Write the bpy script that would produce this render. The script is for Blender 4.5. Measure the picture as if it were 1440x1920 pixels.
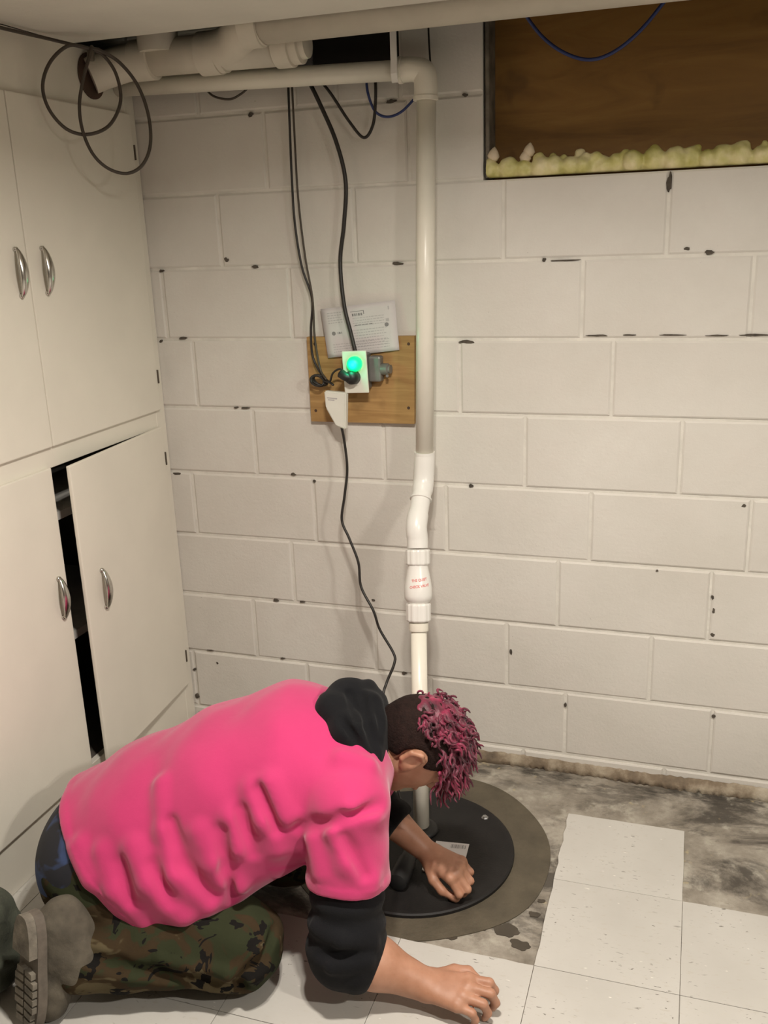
import bpy, bmesh, math, random
import numpy as np
from mathutils import Vector, Matrix
random.seed(7); RNG = np.random.RandomState(11)
for o in list(bpy.data.objects): bpy.data.objects.remove(o)
S = bpy.context.scene
COL = S.collection

# ---------------------------------------------------------------- camera
FPX = 1755.4
CAM = np.array([-0.0766, -2.4911, 1.5420])
yaw, pit, rol = 0.324763, 0.287326, -0.036188
FW = np.array([-math.sin(yaw)*math.cos(pit), math.cos(yaw)*math.cos(pit), -math.sin(pit)])
_r = np.array([math.cos(yaw), math.sin(yaw), 0.0]); _u = np.cross(_r, FW)
RT = _r*math.cos(rol)+_u*math.sin(rol); UP = -_r*math.sin(rol)+_u*math.cos(rol)
cam = bpy.data.cameras.new('camera'); co = bpy.data.objects.new('camera', cam); COL.objects.link(co)
cam.sensor_fit = 'VERTICAL'; cam.sensor_height = 36.0; cam.sensor_width = 27.0
cam.lens = FPX/1920*36.0; cam.clip_start = 0.05
M = Matrix((( RT[0], UP[0], -FW[0], CAM[0]), (RT[1], UP[1], -FW[1], CAM[1]), (RT[2], UP[2], -FW[2], CAM[2]), (0, 0, 0, 1)))
co.matrix_world = M; S.camera = co

def ray(px, py): return FW*FPX + RT*(px-720) - UP*(py-960)
def aty(px, py, y):            # pixel direction met with the upright plane Y = y
    d = ray(px, py); return CAM + d*((y-CAM[1])/d[1])
def atz(px, py, z=0.0):        # pixel direction met with the level plane Z = z
    d = ray(px, py); return CAM + d*((z-CAM[2])/d[2])
def atx(px, py, x):
    d = ray(px, py); return CAM + d*((x-CAM[0])/d[0])

# ---------------------------------------------------------------- world, exposure, lights
S.view_settings.view_transform = 'Standard'
S.view_settings.look = 'None'
S.view_settings.gamma = 1.0
S.view_settings.use_curve_mapping = False
S.view_settings.exposure = 0.50
W = bpy.data.worlds.new('world'); S.world = W; W.use_nodes = True
W.node_tree.nodes['Background'].inputs[0].default_value = (1.0, 0.9, 0.78, 1)
W.node_tree.nodes['Background'].inputs[1].default_value = 0.02
LAMP_COL = (1.0, 0.935, 0.84)
LAMPS = [  # x, y, watt per bulb, beam angle: recessed ceiling lamps, each with two bulbs
    (-0.42, -1.36, 10.5, 162),
    (1.05, -1.90, 13.5, 180),
]
CEIL = 2.03

# ---------------------------------------------------------------- helpers
def empty(name, loc):
    o = bpy.data.objects.new(name, None); COL.objects.link(o); o.location = loc
    o.empty_display_size = .05
    return o
def wloc(o):
    v = np.zeros(3)
    while o is not None:
        v = v+np.array(o.location); o = o.parent
    return v
def tag(o, label=None, cat=None, group=None, kind=None):
    if label: o['label'] = label
    if cat: o['category'] = cat
    if group: o['group'] = group
    if kind: o['kind'] = kind
    return o
def link(name, me, mat=None, parent=None, loc=(0, 0, 0), smooth=False):
    o = bpy.data.objects.new(name, me); COL.objects.link(o)
    o.location = loc
    if parent is not None: o.parent = parent
    if mat is not None and len(me.materials) == 0: me.materials.append(mat)
    if smooth and len(me.polygons): me.polygons.foreach_set('use_smooth', [True]*len(me.polygons))
    return o
def raw(name, V, F, mat=None, parent=None, loc=None, smooth=False):
    """V in world coordinates; loc: world place of a top-level mesh's origin."""
    V = np.asarray(V, float)
    base = wloc(parent) if parent is not None else np.array(loc if loc is not None else (0, 0, 0), float)
    me = bpy.data.meshes.new(name); me.from_pydata((V-base).tolist(), [], [tuple(map(int, f)) for f in F]); me.update()
    return link(name, me, mat, parent, (0, 0, 0) if parent is not None else base, smooth)
def bmo(name, bm, mat=None, parent=None, loc=None, smooth=False):
    base = wloc(parent) if parent is not None else np.array(loc if loc is not None else (0, 0, 0), float)
    bmesh.ops.translate(bm, verts=bm.verts, vec=Vector(-base))
    bmesh.ops.recalc_face_normals(bm, faces=bm.faces)
    me = bpy.data.meshes.new(name); bm.to_mesh(me); bm.free()
    return link(name, me, mat, parent, (0, 0, 0) if parent is not None else base, smooth)
def bbox(bm, lo, hi, bev=0.0, seg=1, mtx=None):
    lo = Vector(lo); hi = Vector(hi); c = (lo+hi)/2; s = hi-lo
    r = bmesh.ops.create_cube(bm, size=1.0)
    vs = r['verts']
    bmesh.ops.scale(bm, vec=s, verts=vs); bmesh.ops.translate(bm, vec=c, verts=vs)
    if bev > 0:
        es = list({e for v in vs for e in v.link_edges})
        g = bmesh.ops.bevel(bm, geom=es, offset=bev, segments=seg, affect='EDGES', profile=.6)
        vs = list({v for f in g['faces'] for v in f.verts} | {v for v in vs if v.is_valid})
    if mtx is not None: bmesh.ops.transform(bm, matrix=mtx, verts=vs)
    return vs
def box(name, lo, hi, mat, parent=None, bev=0.0, seg=1, loc=None, mtx=None):
    bm = bmesh.new(); bbox(bm, lo, hi, bev, seg, mtx)
    return bmo(name, bm, mat, parent, loc)
def spline(P, n=8):
    P = np.asarray(P, float)
    if len(P) < 3: return np.array([P[0]+(P[-1]-P[0])*t for t in np.linspace(0, 1, n+1)])
    Q = np.vstack([2*P[0]-P[1], P, 2*P[-1]-P[-2]]); out = []
    for i in range(1, len(Q)-2):
        for t in np.arange(n)/n:
            a, b, c, d = Q[i-1], Q[i], Q[i+1], Q[i+2]
            out.append(.5*((2*b)+(-a+c)*t+(2*a-5*b+4*c-d)*t*t+(-a+3*b-3*c+d)*t**3))
    out.append(P[-1]); return np.array(out)
def sweep(P, R, n=10, closed_ends=True):
    """tube along points P with radius R (scalar or list) -> V, F"""
    P = np.asarray(P, float); m = len(P); R = np.full(m, R, float) if np.isscalar(R) else np.asarray(R, float)
    T = np.gradient(P, axis=0); T /= np.linalg.norm(T, axis=1)[:, None]+1e-12
    a = np.array([0, 0, 1.0]) if abs(T[0][2]) < .9 else np.array([1.0, 0, 0])
    N = np.cross(T[0], a); N /= np.linalg.norm(N); V = []
    ang = np.arange(n)*2*math.pi/n
    for i in range(m):
        N = N-T[i]*(N@T[i]); N /= np.linalg.norm(N); B = np.cross(T[i], N)
        V += [P[i]+R[i]*(math.cos(t)*N+math.sin(t)*B) for t in ang]
    F = []
    for i in range(m-1):
        for j in range(n):
            k = (j+1) % n
            F.append((i*n+j, i*n+k, (i+1)*n+k, (i+1)*n+j))
    if closed_ends:
        F.append(tuple(range(n-1, -1, -1))); F.append(tuple((m-1)*n+j for j in range(n)))
    return np.array(V), F
def tube(name, P, R, mat, parent=None, n=10, loc=None, sp=0):
    if sp: P = spline(P, sp)
    V, F = sweep(P, R, n); return raw(name, V, F, mat, parent, loc, True)
def merge(parts):
    V = []; F = []; k = 0
    for v, f in parts:
        V.append(np.asarray(v)); F += [tuple(i+k for i in q) for q in f]; k += len(v)
    return np.vstack(V), F
def lathe(prof, A, axis, n=24, ribs=0, rib_h=0.0):
    """prof: list of (radius, distance along axis) -> V, F ; open profile gets caps"""
    axis = np.asarray(axis, float); axis = axis/np.linalg.norm(axis)
    a = np.array([0, 0, 1.0]) if abs(axis[2]) < .9 else np.array([1.0, 0, 0])
    N = np.cross(axis, a); N /= np.linalg.norm(N); B = np.cross(axis, N); V = []
    for r, h in prof:
        for j in range(n):
            t = 2*math.pi*j/n; rr = r*(1+(rib_h if (ribs and (j*ribs//n) % 2) else 0))
            V.append(np.asarray(A)+axis*h+rr*(math.cos(t)*N+math.sin(t)*B))
    F = []; m = len(prof)
    for i in range(m-1):
        for j in range(n):
            k = (j+1) % n; F.append((i*n+j, i*n+k, (i+1)*n+k, (i+1)*n+j))
    F.append(tuple(range(n-1, -1, -1))); F.append(tuple((m-1)*n+j for j in range(n)))
    return np.array(V), F
def prism(poly, z0, z1):
    n = len(poly); V = [(x, y, z0) for x, y in poly]+[(x, y, z1) for x, y in poly]
    F = [tuple(range(n-1, -1, -1)), tuple(range(n, 2*n))]+[(i, (i+1) % n, n+(i+1) % n, n+i) for i in range(n)]
    return V, F
def autosmooth(o, ang=35):
    me = o.data
    me.polygons.foreach_set('use_smooth', [True]*len(me.polygons))
    try: me.set_sharp_from_angle(angle=math.radians(ang))
    except Exception: pass
    return o

# ---------------------------------------------------------------- materials
def nmat(name):
    m = bpy.data.materials.new(name); m.use_nodes = True
    nt = m.node_tree; b = nt.nodes['Principled BSDF']; return m, nt, b
def N(nt, t, **kw):
    n = nt.nodes.new(t)
    for k, v in kw.items():
        if k == 'inp':
            for a, c in v.items(): n.inputs[a].default_value = c
        else: setattr(n, k, v)
    return n
def coords(nt, scale=(1, 1, 1), obj=True):
    tc = N(nt, 'ShaderNodeTexCoord'); mp = N(nt, 'ShaderNodeMapping')
    mp.inputs['Scale'].default_value = scale
    nt.links.new(tc.outputs['Object' if obj else 'Generated'], mp.inputs[0]); return mp.outputs[0]
def wcoords(nt, scale=(1, 1, 1)):
    g = N(nt, 'ShaderNodeNewGeometry'); mp = N(nt, 'ShaderNodeMapping'); mp.inputs['Scale'].default_value = scale
    nt.links.new(g.outputs['Position'], mp.inputs[0]); return mp.outputs[0]
def noise(nt, vec, scale, detail=4, rough=.55, dist=0.0):
    n = N(nt, 'ShaderNodeTexNoise'); n.inputs['Scale'].default_value = scale; n.inputs['Detail'].default_value = detail
    n.inputs['Roughness'].default_value = rough; n.inputs['Distortion'].default_value = dist
    nt.links.new(vec, n.inputs['Vector']); return n.outputs[0]
def ramp(nt, fac, stops, interp='LINEAR'):
    r = N(nt, 'ShaderNodeValToRGB'); cr = r.color_ramp; cr.interpolation = interp
    while len(cr.elements) < len(stops): cr.elements.new(.5)
    for e, (p, c) in zip(cr.elements, stops):
        e.position = p; e.color = (*c, 1) if len(c) == 3 else c
    nt.links.new(fac, r.inputs[0]); return r.outputs[0]
def mix(nt, fac, a, b, mode='MIX'):
    m = N(nt, 'ShaderNodeMix', data_type='RGBA', blend_type=mode)
    for s, v in ((0, fac), (6, a), (7, b)):
        if hasattr(v, 'is_linked'): nt.links.new(v, m.inputs[s])
        elif s == 0: m.inputs[0].default_value = v
        else: m.inputs[s].default_value = (*v, 1)
    return m.outputs[2]
def bump(nt, b, h, strength=.2, dist=.005):
    n = N(nt, 'ShaderNodeBump'); n.inputs['Strength'].default_value = strength; n.inputs['Distance'].default_value = dist
    nt.links.new(h, n.inputs['Height']); nt.links.new(n.outputs[0], b.inputs['Normal'])
def simple(name, col, rough=.5, var=.12, scale=12, bmp=0.0, bscale=60, metal=0.0, spec=.5, world=True, sheen=0.0):
    m, nt, b = nmat(name)
    v = wcoords(nt) if world else coords(nt)
    f = noise(nt, v, scale, 4)
    lo = tuple(c*(1-var) for c in col); hi = tuple(min(1, c*(1+var)) for c in col)
    nt.links.new(ramp(nt, f, [(.3, lo), (.7, hi)]), b.inputs['Base Color'])
    b.inputs['Roughness'].default_value = rough; b.inputs['Metallic'].default_value = metal
    b.inputs['Specular IOR Level'].default_value = spec
    if sheen: b.inputs['Sheen Weight'].default_value = sheen
    if bmp: bump(nt, b, noise(nt, v, bscale, 6), bmp)
    return m
def emis(name, col, st):
    m, nt, b = nmat(name)
    b.inputs['Base Color'].default_value = (*col, 1); b.inputs['Emission Color'].default_value = (*col, 1)
    b.inputs['Emission Strength'].default_value = st; return m

MAT = {}
def mk_block():
    m, nt, b = nmat('painted_block'); v = wcoords(nt)
    base = ramp(nt, noise(nt, v, 2.2, 5), [(.3, (.62, .585, .53)), (.7, (.73, .70, .65))])
    patch = ramp(nt, noise(nt, v, 9, 5, .65), [(.45, (0, 0, 0)), (.75, (.35, .35, .35))])
    c = mix(nt, patch, base, (.66, .60, .55))
    speck = ramp(nt, noise(nt, v, 85, 2, .5), [(.0, (0, 0, 0)), (.735, (0, 0, 0)), (.80, (1, 1, 1))])
    gate = ramp(nt, noise(nt, v, 5.5, 2), [(.50, (0, 0, 0)), (.62, (.8, .8, .8))])
    sp = mix(nt, 1.0, speck, gate, 'MULTIPLY')
    c = mix(nt, sp, c, (.16, .13, .10))
    nt.links.new(c, b.inputs['Base Color']); b.inputs['Roughness'].default_value = .62
    h1 = noise(nt, v, 120, 6, .7); h2 = noise(nt, v, 14, 4, .6)
    a = N(nt, 'ShaderNodeMath', operation='MULTIPLY_ADD'); nt.links.new(h2, a.inputs[0]); a.inputs[1].default_value = 2.0
    nt.links.new(h1, a.inputs[2]); bump(nt, b, a.outputs[0], .22, .004)
    return m
MAT['block'] = mk_block()
MAT['mortar'] = simple('painted_mortar', (.70, .67, .61), .6, .1, 14, .4, 70)
MAT['bare'] = simple('bare_cellar_wall', (.22, .19, .155), .85, .2, 6, .3, 40)
MAT['chip'] = simple('bare_dark_chip', (.085, .07, .055), .9, .4, 60)
def mk_cove():
    m, nt, b = nmat('stained_footing'); v = wcoords(nt)
    c = ramp(nt, noise(nt, v, 9, 6, .65), [(.30, (.08, .06, .042)), (.47, (.20, .15, .10)), (.60, (.36, .30, .22)), (.8, (.52, .47, .39))])
    nt.links.new(c, b.inputs['Base Color']); b.inputs['Roughness'].default_value = .8
    bump(nt, b, noise(nt, v, 60, 6), .5, .006); return m
MAT['cove'] = mk_cove()
def mk_slab():
    m, nt, b = nmat('stained_concrete'); v = wcoords(nt)
    base = ramp(nt, noise(nt, v, 8, 8, .7), [(.30, (.15, .128, .10)), (.5, (.29, .257, .212)), (.68, (.43, .395, .335))])
    dark = ramp(nt, noise(nt, wcoords(nt, (.8, 1.5, 1)), 3.6, 7, .72, .5), [(.49, (0, 0, 0)), (.60, (.88, .88, .88))])
    sx = N(nt, 'ShaderNodeSeparateXYZ'); nt.links.new(v, sx.inputs[0])
    mr = N(nt, 'ShaderNodeMapRange'); mr.inputs[1].default_value = -.17; mr.inputs[2].default_value = -.06
    nt.links.new(sx.outputs[1], mr.inputs[0])          # damp stain that has crept in along the wall
    st_ = N(nt, 'ShaderNodeMath', operation='MULTIPLY'); nt.links.new(mr.outputs[0], st_.inputs[0])
    nt.links.new(ramp(nt, noise(nt, wcoords(nt, (1, 3, 1)), 5, 6, .7), [(.44, (0, 0, 0)), (.58, (.9, .9, .9))]), st_.inputs[1])
    c = mix(nt, dark, base, (.055, .046, .037))
    c = mix(nt, st_.outputs[0], c, (.04, .034, .028))
    pale = ramp(nt, noise(nt, v, 15, 5, .65), [(.57, (0, 0, 0)), (.68, (.7, .7, .7))])
    c = mix(nt, pale, c, (.46, .43, .36))
    yl = ramp(nt, noise(nt, v, 19, 3, .6), [(.66, (0, 0, 0)), (.72, (.6, .6, .6))])
    c = mix(nt, yl, c, (.46, .38, .22))
    nt.links.new(c, b.inputs['Base Color']); b.inputs['Roughness'].default_value = .6
    bump(nt, b, noise(nt, v, 45, 7, .7), .45, .008); return m
MAT['slab'] = mk_slab()
MAT['cement'] = simple('damp_cement', (.088, .072, .048), .62, .22, 16, .35, 110)
MAT['wet'] = simple('wet_concrete', (.06, .048, .035), .3, .15, 30)
def mk_tile():
    m, nt, b = nmat('vinyl_tile'); v = wcoords(nt)
    oi = N(nt, 'ShaderNodeObjectInfo')
    base = ramp(nt, noise(nt, v, 3.5, 5), [(.3, (.465, .445, .41)), (.7, (.55, .53, .495))])
    base = mix(nt, .10, base, ramp(nt, oi.outputs['Random'], [(0, (.45, .42, .38)), (1, (.9, .87, .8))]))
    vs = wcoords(nt, (1, 2.8, 1))
    fl = ramp(nt, noise(nt, vs, 42, 3, .6), [(.60, (0, 0, 0)), (.70, (.5, .5, .5))])
    c = mix(nt, fl, base, (.46, .42, .36))
    sp = ramp(nt, noise(nt, vs, 60, 2, .5, .6), [(.66, (0, 0, 0)), (.715, (1, 1, 1))])
    gt = ramp(nt, noise(nt, v, 7, 3), [(.46, (0, 0, 0)), (.6, (1, 1, 1))])
    c = mix(nt, mix(nt, 1.0, sp, gt, 'MULTIPLY'), c, (.10, .085, .07))
    wf = ramp(nt, noise(nt, wcoords(nt, (1, 2.4, 3)), 38, 2, .5), [(.72, (0, 0, 0)), (.77, (.8, .8, .8))])
    c = mix(nt, wf, c, (.80, .77, .70))
    nt.links.new(c, b.inputs['Base Color']); b.inputs['Roughness'].default_value = .42
    bump(nt, b, noise(nt, v, 30, 4), .06, .004); return m
MAT['tile'] = mk_tile()
MAT['cab'] = simple('cream_cabinet_paint', (.77, .725, .635), .45, .05, 3, .06, 90)
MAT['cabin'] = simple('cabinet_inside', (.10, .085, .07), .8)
MAT['shelf'] = simple('white_shelf', (.62, .60, .56), .6)
MAT['chrome'] = simple('worn_chrome', (.62, .60, .56), .22, .1, 50, 0, metal=1.0)
MAT['hinge'] = simple('dark_hinge', (.12, .10, .08), .5, metal=.6)
MAT['ceil'] = simple('ceiling_paint', (.70, .67, .60), .8, .06, 4, .25, 35)
MAT['pvc'] = simple('white_pvc', (.82, .78, .68), .32, .04, 9)
MAT['pvcw'] = simple('white_pvc_fitting', (.81, .79, .75), .28, .03, 9)
MAT['pvcp'] = simple('painted_drain_pipe', (.68, .63, .54), .5, .08, 8, .1, 60)
MAT['cable'] = simple('black_cable', (.018, .015, .013), .45)
MAT['cablebr'] = simple('brown_cable', (.055, .042, .03), .5)
MAT['blue'] = simple('blue_cable', (.02, .035, .14), .4)
MAT['grey'] = simple('grey_metal', (.24, .235, .22), .45, .15, 30, metal=.5)
MAT['dgrey'] = simple('grey_board', (.16, .155, .16), .8)
MAT['plate'] = simple('outlet_plate', (.72, .70, .62), .35, .03)
MAT['black'] = simple('black_rubber', (.012, .012, .012), .5)
MAT['tagw'] = simple('white_tag_plastic', (.72, .71, .64), .4, .04)
MAT['paper'] = simple('leaflet_paper', (.60, .57, .56), .8, .04)
MAT['ink'] = simple('grey_ink', (.43, .41, .41), .8)
MAT['ink2'] = simple('dark_ink', (.22, .21, .21), .8)
MAT['red'] = simple('red_print', (.72, .20, .19), .6)
MAT['glow'] = emis('green_night_light', (.0, 1.0, .20), 1.1)
MAT['bulb'] = emis('lamp_bulb', (1.0, .86, .66), 12.0)
MAT['lid'] = simple('black_plastic_lid', (.011, .0095, .009), .6, .2, 20, .15, 160, spec=.35)
MAT['steel'] = simple('bolt_steel', (.5, .5, .5), .35, metal=1.0)
MAT['void'] = simple('dark_cavity', (.02, .018, .016), .95)
MAT['rust'] = simple('rusty_hole', (.07, .04, .025), .8)
def mk_ply(name, c0, c1, c2, axis=(1.2, 30, 30), sc=2.2):
    m, nt, b = nmat(name); v = wcoords(nt, axis)
    f = noise(nt, v, sc, 6, .6, .8)
    c = ramp(nt, f, [(.32, c0), (.52, c1), (.72, c2)])
    k = ramp(nt, noise(nt, wcoords(nt), 7, 3), [(.62, (0, 0, 0)), (.75, (.7, .7, .7))])
    c = mix(nt, k, c, tuple(x*.55 for x in c0))
    nt.links.new(c, b.inputs['Base Color']); b.inputs['Roughness'].default_value = .6
    bump(nt, b, f, .12, .002); return m
MAT['ply'] = mk_ply('plywood_backer', (.30, .165, .055), (.40, .235, .085), (.50, .31, .12), (1.5, 1, 22))
MAT['plyw'] = mk_ply('brown_window_panel', (.19, .092, .018), (.255, .128, .026), (.31, .165, .038), (1.0, 1, 6), 2.6)
MAT['frame'] = simple('grimy_window_frame', (.16, .14, .11), .7, .5, 22)
def mk_foam():
    m, nt, b = nmat('spray_foam'); v = wcoords(nt)
    c = ramp(nt, noise(nt, v, 16, 4), [(.30, (.47, .44, .12)), (.48, (.66, .61, .26)), (.66, (.82, .73, .44))])
    nt.links.new(c, b.inputs['Base Color']); b.inputs['Roughness'].default_value = .45
    b.inputs['Subsurface Weight'].default_value = .15; b.inputs['Subsurface Radius'].default_value = (.01, .01, .004)
    bump(nt, b, noise(nt, v, 90, 4), .2, .003); return m
MAT['foam'] = mk_foam()
MAT['foamp'] = simple('pale_foam', (.72, .60, .44), .6, .12, 30, .2, 90)
def cloth(name, col, var=.06, rough=.85, sheen=.3, weave=900, bs=.12):
    m, nt, b = nmat(name); v = wcoords(nt)
    c = ramp(nt, noise(nt, v, 6, 4), [(.3, tuple(x*(1-var) for x in col)), (.7, tuple(min(1, x*(1+var)) for x in col))])
    nt.links.new(c, b.inputs['Base Color']); b.inputs['Roughness'].default_value = rough
    b.inputs['Sheen Weight'].default_value = sheen; b.inputs['Sheen Roughness'].default_value = .5
    b.inputs['Specular IOR Level'].default_value = .15
    a = N(nt, 'ShaderNodeMath', operation='MULTIPLY_ADD'); nt.links.new(noise(nt, v, 24, 4), a.inputs[0]); a.inputs[1].default_value = 4.0
    nt.links.new(noise(nt, v, weave, 2), a.inputs[2]); bump(nt, b, a.outputs[0], bs, .004); return m
MAT['pink'] = cloth('hot_pink_cotton', (.53, .040, .152))
MAT['pinkhem'] = cloth('pink_hem_stitch', (.88, .09, .25))
MAT['hood'] = cloth('black_fleece', (.0085, .0085, .010), .2, .9, .04, 700, .3)
MAT['navy'] = None
def mk_camo():
    m, nt, b = nmat('camouflage_cotton'); v = wcoords(nt, (1, 1, 1.5))
    c = ramp(nt, noise(nt, v, 9, 3, .55, .8), [(0, (.026, .031, .015)), (.47, (.030, .034, .017)), (.50, (.042, .028, .015)), (.58, (.046, .031, .016)), (.61, (.095, .075, .042))])
    k = ramp(nt, noise(nt, v, 12.5, 3, .6, 1.0), [(0, (0, 0, 0)), (.585, (1, 1, 1))], 'CONSTANT')
    c = mix(nt, k, c, (.010, .009, .008))
    nt.links.new(c, b.inputs['Base Color']); b.inputs['Roughness'].default_value = .9
    b.inputs['Specular IOR Level'].default_value = .1
    bump(nt, b, noise(nt, wcoords(nt), 30, 5), .35, .005); return m
MAT['camo'] = mk_camo()
def mk_navy():
    m, nt, b = nmat('blue_black_waistband'); v = wcoords(nt)
    c = ramp(nt, noise(nt, v, 11, 3, .5, .5), [(0, (.010, .010, .013)), (.52, (.012, .013, .020)), (.60, (.035, .060, .15))])
    nt.links.new(c, b.inputs['Base Color']); b.inputs['Roughness'].default_value = .8; return m
MAT['navy'] = mk_navy()
def mk_skin():
    m, nt, b = nmat('skin'); v = wcoords(nt)
    c = ramp(nt, noise(nt, v, 22, 5, .6), [(.3, (.36, .17, .10)), (.7, (.47, .245, .16))])
    nt.links.new(c, b.inputs['Base Color']); b.inputs['Roughness'].default_value = .5
    b.inputs['Subsurface Weight'].default_value = .12; b.inputs['Subsurface Radius'].default_value = (.012, .005, .003)
    bump(nt, b, noise(nt, v, 130, 5, .7), .12, .002); return m
MAT['skin'] = mk_skin()
MAT['nail'] = simple('finger_nail', (.50, .33, .25), .3, .05)
MAT['eye'] = simple('eye_white', (.6, .58, .55), .2, .02)
MAT['hairdk'] = simple('dark_brown_cropped_hair', (.016, .0075, .006), .85, .35, 70, .6, 240, spec=.2)
def mk_hair():
    m, nt, b = nmat('magenta_hair'); v = wcoords(nt)
    c = ramp(nt, noise(nt, v, 26, 4, .6), [(.30, (.030, .004, .010)), (.5, (.12, .007, .028)), (.70, (.32, .016, .07))])
    nt.links.new(c, b.inputs['Base Color']); b.inputs['Roughness'].default_value = .5
    b.inputs['Sheen Weight'].default_value = .2
    bump(nt, b, noise(nt, v, 260, 3), .4, .002); return m
MAT['hair'] = mk_hair()
MAT['boot'] = simple('dusty_boot_suede', (.085, .072, .053), .9, .35, 24, .3, 120)  # suede tone darkened, the shadow the boot sits in is put into the colour
MAT['sole'] = simple('worn_boot_sole', (.17, .15, .12), .85, .4, 26, .4, 90)
MAT['soled'] = simple('boot_midsole', (.12, .10, .08), .8, .25, 30, .2, 90)
MAT['olive'] = simple('olive_canvas', (.055, .060, .042), .95, .25, 20, .4, 140)

# ---------------------------------------------------------------- floor
SLABZ = -0.004
floor = box('floor', (-2.6, -4.6, -.15), (2.7, .3, SLABZ), MAT['slab']); tag(floor, kind='structure')
XE = [-0.336+.3048*i for i in range(-8, 11)]
YE = [-0.225, -0.508, -0.806]+[-0.806-.3048*i for i in range(1, 13)]
tile_me = {}
for i in range(len(XE)-1):
    for j in range(len(YE)-1):
        x0, x1, y1, y0 = XE[i], XE[i+1], YE[j], YE[j+1]
        c = (x0+x1)/2
        if x0 < -2.3 or x1 > 2.7: continue
        if j == 0 and not (-.34 < x0 < -.3): continue
        if j == 1 and x0 < -.34: continue
        g = .0006
        jag = (abs(x0+.336) < .01 and j <= 1) or (j == 0) or (j == 1 and x0 > -.04 and x0 < .9) or (j == 2 and x0 < -.34 and x0 > -1.3)
        if jag:     # edges left bare by the lifted tiles are ragged
            def edge(a, b, amp, n=9):
                P = []
                for k in range(n):
                    t = k/n; P.append((a[0]+(b[0]-a[0])*t+random.uniform(-amp, amp)*(k > 0), a[1]+(b[1]-a[1])*t+random.uniform(-amp, amp)*(k > 0)))
                return P
            L = .0026 if (abs(x0+.336) < .01 and j <= 1) else 0.0
            T = .0012 if (j == 0 or (j == 1 and x0 > -.04) or (j == 2 and x0 < -.34)) else 0.0
            Rr = .0006 if (abs(x0+.336) < .01 and j == 0) else 0.0
            poly = edge((x0+g, y0+g), (x1-g, y0+g), 0, 2)+edge((x1-g, y0+g), (x1-g, y1-g), Rr)+edge((x1-g, y1-g), (x0+g, y1-g), T)+edge((x0+g, y1-g), (x0+g, y0+g), L)
            V, F = prism(poly, SLABZ, 0.0); raw('floor_tile', V, F, MAT['tile'], floor)
        else:
            key = round(y1-y0, 3)
            if key not in tile_me:
                bm = bmesh.new(); w = .3048/2-g; h = (y1-y0)/2-g
                bbox(bm, (-w, -h, SLABZ), (w, h, 0), .0006)
                me = bpy.data.meshes.new('floor_tile'); bm.to_mesh(me); bm.free(); me.materials.append(MAT['tile']); tile_me[key] = me
            link('floor_tile', tile_me[key], None, floor, ((x0+x1)/2, (y0+y1)/2, 0))
LC = np.array([-.70, -.487]); LR = .258
def blob(cx, cy, r, n=40, amp=.08, seed=0, sx=1.0, sy=1.0):
    rs = np.random.RandomState(seed); ph = rs.uniform(0, 6.28, 6); am = rs.uniform(.3, 1, 6)
    P = []
    for k in range(n):
        t = 2*math.pi*k/n
        q = 1+amp*sum(am[m]*math.sin((m+2)*t+ph[m])/(1+.4*m) for m in range(6))
        P.append((cx+sx*r*q*math.cos(t), cy+sy*r*q*math.sin(t)))
    return P
V, F = prism(blob(LC[0]+.01, LC[1]+.02, .342, 96, .028, 3), SLABZ, SLABZ+.0025)
raw('cement_patch', V, F, MAT['cement'], floor)
for k, (px, py, r) in enumerate([(975, 1772, .020), (1002, 1715, .012), (985, 1700, .009), (845, 1757, .013), (905, 1735, .020), (950, 1745, .026), (872, 1718, .014), (1015, 1690, .008), (790, 1745, .02), (925, 1715, .03)]):
    p = atz(px, py, SLABZ)
    V, F = prism(blob(p[0], p[1], r, 20, .18, 40+k, 1.1, .8), SLABZ, SLABZ+.0012+.0001*k)
    raw('wet_spot', V, F, MAT['wet'], floor)

# ---------------------------------------------------------------- back wall of painted blocks
Z0, CH, BL = .0457, .2032, .4064
WX0, WX1, WT = -2.12, 2.6, .19       # wall extent, thickness
WINX0, WINX1, WINZ = -.612, .62, Z0+8*CH
wall = bpy.data.objects.new('wall_back', None)
bm = bmesh.new()                     # mortar core, set back behind the block faces
bbox(bm, (WX0, .004, -.05), (WX1, WT, WINZ-.004))
bbox(bm, (WX0, .004, WINZ-.004), (-1.125, WT, 2.3))
bbox(bm, (-1.125, .004, WINZ-.004), (-.832, WT, 1.945))
bbox(bm, (-.832, .004, WINZ-.004), (WINX0-.004, WT, 2.3))
bbox(bm, (WINX1+.004, .004, WINZ-.004), (WX1, WT, 2.3))
wall = bmo('wall_back', bm, MAT['mortar']); tag(wall, kind='structure')
offs = [-.379, -.552, -.407, -.728, -.503, -.683, -.359, -.564, -.406, -.60, -.40]
def chbox(w, h, c=.0045, d=.02):
    V = [(-w, 0+c*.55, -h), (w, c*.55, -h), (w, c*.55, h), (-w, c*.55, h),
         (-w+c, 0, -h+c), (w-c, 0, -h+c), (w-c, 0, h-c), (-w+c, 0, h-c),
         (-w, d, -h), (w, d, -h), (w, d, h), (-w, d, h)]
    F = [(4, 5, 6, 7), (0, 1, 5, 4), (1, 2, 6, 5), (2, 3, 7, 6), (3, 0, 4, 7), (0, 8, 9, 1), (1, 9, 10, 2), (2, 10, 11, 3), (3, 11, 8, 0), (8, 11, 10, 9)]
    me = bpy.data.meshes.new('block'); me.from_pydata(V, [], F); me.update(); me.materials.append(MAT['block']); return me
blk = {}
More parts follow.
